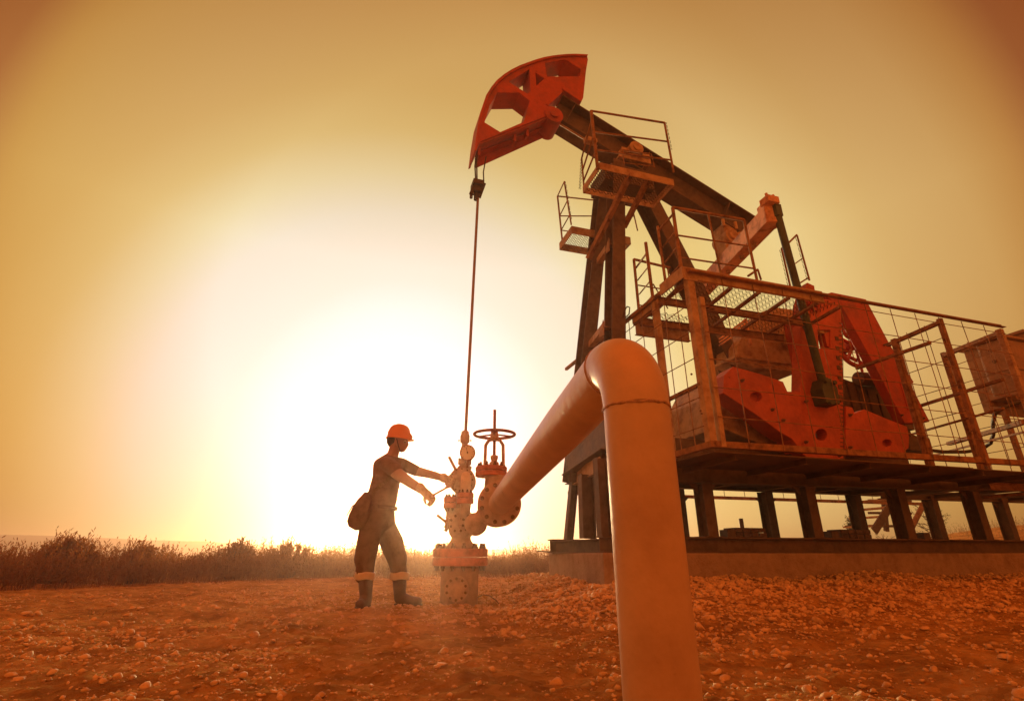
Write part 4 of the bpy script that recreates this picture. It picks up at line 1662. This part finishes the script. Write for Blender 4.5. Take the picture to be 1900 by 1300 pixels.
# gauge connection, stuffing box
b = MB()
g = W3(862, 870, 6.2)
b.lathe((g.x, g.y, g.z), [(.085, 0), (.085, .03), (.055, .04), (.05, .07), (.08, .08), (.08, .11), (.045, .12), (.04, .16)], (0, 0, 1), 24)
t.part('gauge_block', b, 'valve')
for k in range(6):
    a = k * math.pi / 3 + .3
    t.inst('bolt', BOLT, 'bolt', (g.x + .07 * math.cos(a), g.y + .07 * math.sin(a), g.z + .108), (0, 0, 1), None, .012)
s0 = W3(861.5, 848, 6.2)
b = MB()
b.lathe((s0.x, s0.y, s0.z - .04), [(.045, 0), (.045, .16), (.038, .17), (.038, .21), (.056, .215), (.058, .30), (.048, .315), (.046, .345), (.03, .36), (0, .36)], (0, 0, 1), 24)
sbx = t.part('stuffing_box', b, 'valve')
for sg in (-1, 1):
    t.inst('bolt', BOLT, 'bolt', (s0.x + sg * .062, s0.y, s0.z + .20), (sg, 0, 0), sbx, .012)
gc = W3(867.5, 839.5, 6.06)
b = MB()
b.lathe(gc + V(0, .03, 0), [(0, 0), (.085, 0), (.092, .01), (.092, .045), (.084, .05), (.084, .042), (.0, .042)], (0, -1, 0), 40)
b.tube([gc + V(0, .01, -.09), gc + V(0, .03, -.17)], .012, 8)
ga = t.part('gauge', b, 'wheel')
b = MB()
b.lathe(gc + V(0, -.0135, 0), [(0, 0), (.083, 0), (.083, .002), (0, .002)], (0, -1, 0), 40, False)
t.part('dial', b, 'dial', ga)
b = MB()
nd = V(math.sin(R(-14)), 0, math.cos(R(-14)))
b.bar(gc + V(.0, -.018, 0) + nd * -.018, gc + V(0, -.018, 0) + nd * .060, .004, .002, up=V(0, 1, 0))
b.cyl(gc + V(0, -.016, 0), gc + V(0, -.020, 0), .009, 12)
t.part('needle', b, 'black', ga)
b = MB()
for k in range(11):
    a = R(-135 + 27 * k)
    e = V(math.sin(a), 0, math.cos(a))
    b.bar(gc + V(0, -.0165, 0) + e * .066, gc + V(0, -.0165, 0) + e * (.077 if k % 2 else .079), .004 if k % 2 else .006, .001, up=V(0, 1, 0))
t.part('dial_marks', b, 'black', ga)
# side outlet towards the gate valve
e0 = Cw(.02, -.05, .86)
sph = W3(884, 972, 5.82)
b = MB()
b.tube([e0, sph], .062, 20)
b.lathe(sph + (e0 - sph).normalized() * .12, [(0, 0), (.09, .01), (.115, .07), (.12, .12), (.10, .18), (.05, .22), (0, .23)], (sph - e0), 32)
vb = W3(910, 930, 5.72)
b.tube([sph, sph.lerp(vb, .5) + V(0, 0, -.01), vb], .075, 20)
t.part('side_outlet', b, 'valve')
for q in (.28, .42):
    flange(e0.lerp(sph, q), (sph - e0), .105, .02, 8, 'outlet_flange', 'valve', .014, None, False)
# gate valve
pd = -pipe_dir      # from the valve towards the well
gv = end - pd * 0
vc2 = end + pipe_dir * .20
b = MB()
b.lathe(end + pipe_dir * .44, [(0, 0), (.13, 0), (.15, .06), (.17, .2), (.15, .34), (.12, .42), (0, .43)], -pipe_dir, 36)
b.lathe((vc2.x, vc2.y, .99), [(0, 0), (.15, .02), (.145, .15), (.135, .27), (.15, .29), (0, .29)], (0, 0, 1), 36)
gvb = t.part('gate_valve_body', b, 'valve')
flange(end + pipe_dir * .035, -pipe_dir, .222, .04, 12, 'pipe_flange', 'valve', .022, gvb, False)
flange(end + pipe_dir * .095, -pipe_dir, .215, .035, 0, 'pipe_flange', 'valve', .022, gvb, False)
flange(end + pipe_dir * .36, -pipe_dir, .20, .04, 0, 'pipe_flange', 'valve', .022, gvb, False)
hw_ = W3(917.5, 805.5, vc2.y)
bx, by = hw_.x, vc2.y
zb = W3(910, 884, vc2.y).z
flange((bx - .03, by, zb), (0, 0, 1), .17, .05, 10, 'bonnet_flange', 'flange', .021, None, False)
flange((bx - .03, by, zb + .056), (0, 0, 1), .17, .045, 10, 'bonnet_flange', 'flange', .021, None, False)
zt = hw_.z - .05
b = MB()
for sg in (-1, 1):
    b.tube([(bx + sg * .10, by, zb + .10), (bx + sg * .095, by, zt - .07), (bx + sg * .06, by, zt - .015), (bx, by, zt)], .019, 10)
b.lathe((bx, by, zb + .10), [(.06, 0), (.05, .05), (.03, .06), (.04, .09), (.042, .12), (.02, .13)], (0, 0, 1), 20)
b.lathe((bx, by, zt - .02), [(0, 0), (.045, 0), (.05, .03), (.04, .08), (0, .08)], (0, 0, 1), 20)
t.part('yoke', b, 'valve')
b = MB()
b.ring((bx, by, hw_.z), (0, 0, 1), .222, .0165, 56, 10)
b.cyl((bx, by, hw_.z - .03), (bx, by, hw_.z + .03), .04, 18)
for k in range(3):
    a = k * 2 * math.pi / 3 + .5
    b.bar((bx + .03 * math.cos(a), by + .03 * math.sin(a), hw_.z), (bx + .215 * math.cos(a), by + .215 * math.sin(a), hw_.z), .03, .012)
t.part('handwheel', b, 'wheel')
b = MB()
b.cyl((bx, by, zb + .1), (bx, by, W3(917, 760, by).z), .0165, 12)
t.part('stem', b, 'wheel')
b = MB()
c = Cw(.205, -.05, .08)
b.tube([c, c + V(.06, -.02, .03), c + V(.13, -.05, .02), c + V(.20, -.08, -.02), c + V(.24, -.1, -.06)], .004, 6)
t.part('earth_wire', b, 'cable')

# cables at the end of the foundation
for x, lab in ((1048, 'thin cable looping over the end of the plinth, left one'), (1062, 'thin cable looping over the end of the plinth, right one')):
    b = MB()
    a_ = Z(x, 1078, .16)
    b.tube([PMAT @ p for p in (a_ + V(0, 0, -.05), V(a_.x, a_.y, .40), V(a_.x + .03, a_.y, .49), V(a_.x + .12, a_.y, .52), V(1.30, a_.y - .02, .55))], .008, 6)
    single('cable', b, 'cable', lab, 'cable', group='cables over the plinth end')

# ------------------------------------------------------------------ the worker
def skin(name, joints, edges, m, parent, root, offset, voxel=.012, smooth_it=6):
    """one continuous surface: ellipsoids swept along a skeleton and fused; joints = {key: (position, (r along view x, r in depth))}"""
    v0, f0 = ico(2)
    vs, fs = [], []
    n = 0
    for a, b_ in edges:
        pa, pb = Vector(joints[a][0]), Vector(joints[b_][0])
        ra, rb = joints[a][1], joints[b_][1]
        ra = (ra, ra) if isinstance(ra, (int, float)) else ra
        rb = (rb, rb) if isinstance(rb, (int, float)) else rb
        steps = max(2, int((pb - pa).length / (min(*ra, *rb) * .35)) + 1)
        for k_ in range(steps + 1):
            q = k_ / steps
            p = pa.lerp(pb, q)
            rx, ry = ra[0] + (rb[0] - ra[0]) * q, ra[1] + (rb[1] - ra[1]) * q
            vs.append(v0 * np.array([rx, ry, min(rx, ry)]) + np.array(p - offset))
            fs.append(f0 + n)
            n += len(v0)
    me = bpy.data.meshes.new(name)
    me.from_pydata(np.concatenate(vs).tolist(), [], np.concatenate(fs).tolist())
    o = bpy.data.objects.new(name, me)
    col.objects.link(o)
    o.parent = parent
    rm = o.modifiers.new('remesh', 'REMESH')
    rm.mode = 'VOXEL'
    rm.voxel_size = voxel
    sm = o.modifiers.new('smooth', 'SMOOTH')
    sm.factor = .5
    sm.iterations = smooth_it
    dg = bpy.context.evaluated_depsgraph_get()
    me2 = bpy.data.meshes.new_from_object(o.evaluated_get(dg))
    o.modifiers.clear()
    o.data = me2
    me2.name = name
    me2.materials.clear()
    me2.materials.append(M[m])
    me2.polygons.foreach_set('use_smooth', [True] * len(me2.polygons))
    return o


PY = 6.0
po = Vector((-1.33, PY, 0))
person = bpy.data.objects.new('person', None)
person.location = po
col.objects.link(person)
tag(person, 'worker in orange hard hat, dark t-shirt, work trousers and gloves turning a valve lever', 'person')
J = {
    'pelvis': (W3(700, 950, 6.0), (.125, .155)),
    'belly': (W3(709, 916, 6.0), (.12, .145)),
    'chest': (W3(716, 884, 6.01), (.125, .165)),
    'collar': (W3(722, 858, 6.01), (.085, .13)),
    'neck': (W3(729, 843, 6.01), (.070, .068)),
    'nape': (W3(732, 832, 6.01), (.066, .064)),
    'skull': (W3(737.5, 820, 6.01), (.086, .074)),
    'crown': (W3(740, 806, 6.01), (.092, .076)),
    'jaw': (W3(747.5, 833, 6.01), (.036, .036)),
    'brow': (W3(751, 815, 6.01), (.030, .045)),
    'nose': (W3(757, 824.5, 6.01), (.013, .013)),
    'lip': (W3(752, 831, 6.01), (.020, .026)),
    'rsh': (W3(716, 860, 5.84), (.065, .065)),
    'rarm': (W3(735, 876, 5.79), (.070, .070)),
    'relb': (W3(754, 890, 5.74), (.059, .059)),
    'rfore': (W3(768, 899, 5.72), (.056, .054)),
    'rwr': (W3(787, 912, 5.72), (.036, .038)),
    'lsh': (W3(746, 861, 6.17), (.062, .062)),
    'larm': (W3(770, 873, 6.22), (.062, .062)),
    'lelb': (W3(792, 878, 6.22), (.052, .052)),
    'lfore': (W3(808, 882, 6.2), (.049, .048)),
    'lwr': (W3(829, 889, 6.16), (.032, .034)),
    'rhip': (W3(688, 966, 5.91), (.10, .10)),
    'rthi': (W3(682, 1002, 5.88), (.085, .085)),
    'rkn': (W3(677, 1038, 5.86), (.062, .062)),
    'rcal': (W3(677, 1070, 5.86), (.056, .058)),
    'rank': (W3(678, 1112, 5.86), (.042, .045)),
    'lhip': (W3(712, 966, 6.09), (.10, .10)),
    'lthi': (W3(726, 1002, 6.08), (.085, .085)),
    'lkn': (W3(737, 1038, 6.07), (.062, .062)),
    'lcal': (W3(739, 1070, 6.07), (.056, .058)),
    'lank': (W3(741, 1108, 6.07), (.042, .045)),
}
E_ = [('pelvis', 'belly'), ('belly', 'chest'), ('chest', 'collar'), ('collar', 'neck'), ('neck', 'nape'), ('nape', 'skull'), ('skull', 'crown'), ('skull', 'jaw'), ('skull', 'brow'), ('brow', 'nose'), ('jaw', 'lip'), ('lip', 'nose'),
      ('collar', 'rsh'), ('rsh', 'rarm'), ('rarm', 'relb'), ('relb', 'rfore'), ('rfore', 'rwr'),
      ('collar', 'lsh'), ('lsh', 'larm'), ('larm', 'lelb'), ('lelb', 'lfore'), ('lfore', 'lwr'),
      ('pelvis', 'rhip'), ('rhip', 'rthi'), ('rthi', 'rkn'), ('rkn', 'rcal'), ('rcal', 'rank'),
      ('pelvis', 'lhip'), ('lhip', 'lthi'), ('lthi', 'lkn'), ('lkn', 'lcal'), ('lcal', 'lank')]
skin('body', J, E_, 'skin', person, 'pelvis', po, voxel=.009, smooth_it=4)
# t-shirt
T_ = {
    'hem': (W3(703, 943, 6.0), (.178, .190)),
    'fold': (W3(708, 926, 6.0), (.176, .185)),
    'waist': (W3(712, 910, 6.0), (.168, .180)),
    'chest': (W3(718, 884, 6.01), (.162, .195)),
    'collar': (W3(721, 862, 6.01), (.110, .150)),
    'neck': (W3(727, 848, 6.01), (.074, .080)),
    'hunch': (W3(708, 864, 6.0), (.094, .15)),
    'rsh': (W3(716, 860, 5.85), (.080, .080)),
    'rsl': (W3(733, 871, 5.80), (.088, .088)),
    'lsh': (W3(746, 861, 6.16), (.078, .078)),
    'lsl': (W3(772, 873, 6.22), (.066, .066)),
}
skin('t_shirt', T_, [('hem', 'fold'), ('fold', 'waist'), ('waist', 'chest'), ('chest', 'collar'), ('chest', 'hunch'), ('hunch', 'neck'), ('collar', 'neck'), ('hunch', 'rsh'), ('hunch', 'lsh'), ('collar', 'rsh'), ('rsh', 'rsl'), ('collar', 'lsh'), ('lsh', 'lsl')], 'shirt', person, 'waist', po)
# trousers, rolled with reflective bands
Q_ = {
    'waist': (W3(709, 932, 6.0), (.140, .165)),
    'hips': (W3(701, 957, 6.0), (.190, .190)),
    'rhip': (W3(689, 976, 5.91), (.128, .125)),
    'rthi': (W3(683, 1006, 5.88), (.124, .118)),
    'rkn': (W3(677, 1036, 5.86), (.116, .108)),
    'rshin': (W3(678, 1052, 5.86), (.098, .098)),
    'rcuff': (W3(676, 1066, 5.86), (.102, .098)),
    'lhip': (W3(713, 976, 6.09), (.128, .125)),
    'lthi': (W3(727, 1006, 6.08), (.134, .122)),
    'lkn': (W3(737, 1036, 6.07), (.110, .104)),
    'lshin': (W3(739, 1052, 6.07), (.090, .090)),
    'lcuff': (W3(740, 1066, 6.07), (.094, .092)),
}
skin('trousers', Q_, [('waist', 'hips'), ('hips', 'rhip'), ('rhip', 'rthi'), ('rthi', 'rkn'), ('rkn', 'rshin'), ('rshin', 'rcuff'), ('hips', 'lhip'), ('lhip', 'lthi'), ('lthi', 'lkn'), ('lkn', 'lshin'), ('lshin', 'lcuff')], 'trouser', person, 'hips', po)
for k_, px_, yy in (('r', 676, 5.86), ('l', 740.5, 6.07)):
    b = MB()
    c = W3(px_, 1076, yy)
    tilt = .03 if k_ == 'r' else .005
    prof = [(.09, .012), (.106, .008), (.108, .015), (.107, .055), (.105, .078), (.09, .082)]
    b.lathe(c, prof, (tilt, 0, 1), 28)
    for i in range(len(b.v)):
        b.v[i].y = c.y + (b.v[i].y - c.y) * .9
        b.v[i].z += .006 * math.sin((b.v[i].x - c.x) * 40)
    o = link_mesh('reflective_band', b, M['reflect'], person, po)
# boots: shaft, foot, sole
def boot(kx, ank_y, toe, heel, yy):
    sh = W3(kx, 1066, yy)
    an = W3(kx + 1, 1108, yy)
    z0 = .0
    hl_, te_ = Vector(heel), Vector(toe)
    K = {'top': (sh, (.078, .080)), 'shin': (sh.lerp(an, .5), (.074, .076)), 'crease': (sh.lerp(an, .8), (.066, .068)), 'ank': (an, (.066, .062)),
         'heel': (hl_ + Vector((0, 0, .050)), (.058, .050)), 'ball': (hl_.lerp(te_, .62) + Vector((0, 0, .044)), (.050, .050)), 'toe': (te_ + Vector((0, 0, .040)), (.046, .046))}
    bt = skin('boot', K, [('top', 'shin'), ('shin', 'crease'), ('crease', 'ank'), ('ank', 'heel'), ('ank', 'ball'), ('heel', 'ball'), ('ball', 'toe')], 'boot', person, 'ank', po, voxel=.009, smooth_it=3)
    b = MB()
    h, tt = Vector(heel), Vector(toe)
    d = (tt - h).normalized()
    sd = Vector((-d.y, d.x, 0))
    hh, tp = h - d * .055, tt + d * .045
    ln = (tp - hh).length
    outl = []
    for q, wv in ((0, .028), (.06, .042), (.3, .038), (.55, .043), (.72, .050), (.88, .044), (1, .020)):
        outl.append((q, wv))
    pts = [hh + d * ln * q + sd * wv for q, wv in outl] + [hh + d * ln * q - sd * wv for q, wv in reversed(outl)]
    b.prism([p + Vector((0, 0, -.004)) for p in pts], (0, 0, .024))
    link_mesh('sole', b, M['sole'], bt, po)


ra, la = W3(678, 1118, 5.86), W3(741, 1114, 6.07)
boot(678, 0, (ra.x - .015, 5.70, .01), (ra.x, 5.88, .01), 5.86)
boot(741, 0, (la.x + .205, 6.03, .01), (la.x + .01, 6.07, .01), 6.07)


# gloves with five separate fingers curled round what they hold
def glove(wrist, palm, grip_a, grip_b, yside, label=None):
    """grip axis from a to b; fingers wrap round it"""
    wr, pm, ga_, gb_ = Vector(wrist), Vector(palm), Vector(grip_a), Vector(grip_b)
    ax = (gb_ - ga_).normalized()
    d = (pm - wr).normalized()
    sd = (ax - d * ax.dot(d)).normalized()
    nn = d.cross(sd).normalized() * yside * 1.3
    sd *= 1.3
    d *= 1.3
    K = {'cuff': (wr - d * .030, .044), 'wr': (wr + d * .005, .036), 'palm': (pm - d * .01, .026), 'kn': (pm + d * .028, .016),
         'pa': (pm - d * .01 + sd * .022, .022), 'pb': (pm - d * .01 - sd * .022, .022), 'ka': (pm + d * .028 + sd * .030, .0135), 'kb': (pm + d * .028 - sd * .030, .0135)}
    E2 = [('cuff', 'wr'), ('wr', 'palm'), ('palm', 'kn'), ('wr', 'pa'), ('wr', 'pb'), ('pa', 'ka'), ('pb', 'kb'), ('ka', 'kn'), ('kb', 'kn')]
    lens = (.030, .034, .032, .026)
    for i, (off, ln) in enumerate(zip((-.034, -.012, .011, .032), lens)):
        base = pm + d * .036 + sd * off
        p1 = base + d * ln * .8 + nn * .012
        p2 = p1 + nn * ln * .9 + d * .002
        p3 = p2 - d * ln * .75 + nn * .006
        K.update({f'f{i}a': (base, .0115), f'f{i}b': (p1, .011), f'f{i}c': (p2, .0105), f'f{i}d': (p3, .009)})
        E2 += [(f'f{i}a', f'f{i}b'), (f'f{i}b', f'f{i}c'), (f'f{i}c', f'f{i}d')]
    b0 = pm - d * .018 - sd * .030
    b1 = b0 + d * .016 - sd * .018 + nn * .016
    b2 = b1 + d * .026 + nn * .020
    K.update({'t0': (b0, .015), 't1': (b1, .013), 't2': (b2, .011)})
    E2 += [('palm', 't0'), ('t0', 't1'), ('t1', 't2')]
    K = {a_: (b_[0], b_[1] * 1.28) for a_, b_ in K.items()}
    return skin('glove', K, E2, 'glove', person, 'palm', po, voxel=.0035, smooth_it=2)


glove(W3(784, 909, 5.72), W3(795, 919, 5.73), LV1, LV0, -1)
glove(W3(827, 888, 6.16), W3(835, 892, 6.12), W3(838, 880, 6.05), W3(838, 900, 6.05), -1)
# helmet, strap, ear, hair
hc = W3(739.5, 811, 6.01)
ht = Vector((.10, 0, 1)).normalized()
b = MB()
b.lathe(hc - ht * .012, [(.128, -.012), (.148, -.014), (.148, -.004), (.134, .002), (.134, .035), (.130, .075), (.114, .120), (.084, .150), (.045, .166), (0, .171)], ht, 36)
for i in range(len(b.v)):
    v = b.v[i] - hc
    v.y *= .84
    if v.z < .012 and v.x > .10 and v.xy.length > .12:
        v.x += (v.x - .10) * .9
    b.v[i] = hc + v
hel = link_mesh('helmet', b, M['helmet'], person, po)
b = MB()
for k in (-1, 0, 1):
    b.tube([hc + V(-.125, k * .03, .05), hc + V(-.07, k * .032, .118), hc + V(.0, k * .034, .146), hc + V(.075, k * .032, .122), hc + V(.125, k * .03, .06)], .006, 6)
link_mesh('helmet_rib', b, M['helmet'], hel, po)
b = MB()
b.tube([W3(736, 813, 5.925), W3(739, 826, 5.93), W3(743, 837, 5.97), W3(745, 839, 6.01), W3(744, 837, 6.05), W3(740, 826, 6.09), W3(737, 813, 6.095)], .005, 6)
link_mesh('chin_strap', b, M['black'], person, po)
b = MB()
b.lathe(W3(735, 822, 5.935), [(0, -.012), (.018, -.01), (.024, 0), (.016, .008), (0, .010)], (0, -1, .1), 14)
link_mesh('ear', b, M['skin'], person, po)
b = MB()
b.lathe(W3(729, 822, 6.01), [(.0, -.045), (.045, -.04), (.072, 0), (.078, .04), (.070, .06)], (.05, 0, 1), 20)
link_mesh('hair', b, M['hair'], person, po)
for yy in (5.965, 6.05):
    b = MB()
    b.lathe(W3(751.5, 820, yy), [(0, -.009), (.008, -.005), (.010, 0), (.008, .005), (0, .009)], (1, 0, 0), 10)
    link_mesh('eye', b, M['hair'], person, po)
b = MB()
b.bar(W3(750, 831.5, 5.985), W3(750, 831.5, 6.035), .006, .004)
link_mesh('mouth', b, M['skin'], person, po)
# belt
b = MB()
c = W3(705, 941, 6.0)
b.lathe(c, [(.150, -.02), (.196, -.018), (.196, .018), (.150, .02)], (.06, 0, 1), 28)
for i in range(len(b.v)):
    b.v[i].y = c.y + (b.v[i].y - c.y) * .92
link_mesh('belt', b, M['boot'], person, po)

# shoulder bag on his back
bc = W3(660, 950, 5.86)
t = Thing('shoulder_bag', 'worn canvas shoulder bag hanging behind the worker on a long strap', 'bag', (bc.x, bc.y, bc.z - .18))
bp_ = [(676, 912), (664, 924), (655, 937), (646, 955), (642, 968), (645, 979), (655, 985), (668, 984), (680, 974), (690, 950), (690, 925), (684, 914)]
b = MB()
ctr = W3(667, 950, 5.88)
rings_ = []
for yy, sc in ((5.76, .55), (5.775, .85), (5.81, 1.0), (5.88, 1.04), (5.95, 1.0), (5.98, .8), (5.99, .5)):
    rings_.append([(ctr + (W3(x, y, 5.88) - ctr) * sc * .93) + V(.02, yy - 5.88, 0) for x, y in bp_])
n_ = len(bp_)
vs = [p for r_ in rings_ for p in r_]
fs = [(i * n_ + k, i * n_ + (k + 1) % n_, (i + 1) * n_ + (k + 1) % n_, (i + 1) * n_ + k) for i in range(len(rings_) - 1) for k in range(n_)]
fs += [tuple(range(n_)), tuple(range((len(rings_) - 1) * n_, len(rings_) * n_))]
b.add(vs, fs, True)
t.part('pouch', b, 'bag')
b = MB()
b.prism([W3(x, y, 5.745) for x, y in ((676, 912), (655, 937), (653, 952), (664, 962), (682, 950), (688, 926), (684, 913))], V(0, .02, 0))
b.bar(W3(655, 936, 5.9), W3(643, 957, 5.92), .02, .008)
t.part('flap', b, 'bag', bevel=.004)
b = MB()
stp = [W3(677, 918, 5.80), W3(697, 908, 5.80), W3(716, 893, 5.805), W3(732, 878, 5.84), W3(744, 866, 5.93), W3(746, 856, 6.08), W3(738, 852, 6.2)]
for p, q in zip(stp, stp[1:]):
    b.bar(p, q + (q - p) * .05, .034, .006, up=V(0, 1, .3))
t.part('strap', b, 'bag')

# ------------------------------------------------------------------ the dusty air
hb_ = MB()
hb_.box((-500, -40, -3), (500, 480, 9.6))
me = bpy.data.meshes.new('haze')
me.from_pydata(hb_.v, [], hb_.f)
hz_ = bpy.data.objects.new('haze', me)
col.objects.link(hz_)
tag(hz_, kind='stuff')
hm = bpy.data.materials.new('dusty_air')
hm.use_nodes = True
hn, hl = hm.node_tree.nodes, hm.node_tree.links
hn.clear()
ho = hn.new('ShaderNodeOutputMaterial')
pv = hn.new('ShaderNodeVolumePrincipled')
pv.inputs['Color'].default_value = (1, .64, .46, 1)
pv.inputs['Density'].default_value = .0042
pv.inputs['Anisotropy'].default_value = .86
hl.new(pv.outputs[0], ho.inputs['Volume'])
me.materials.append(hm)
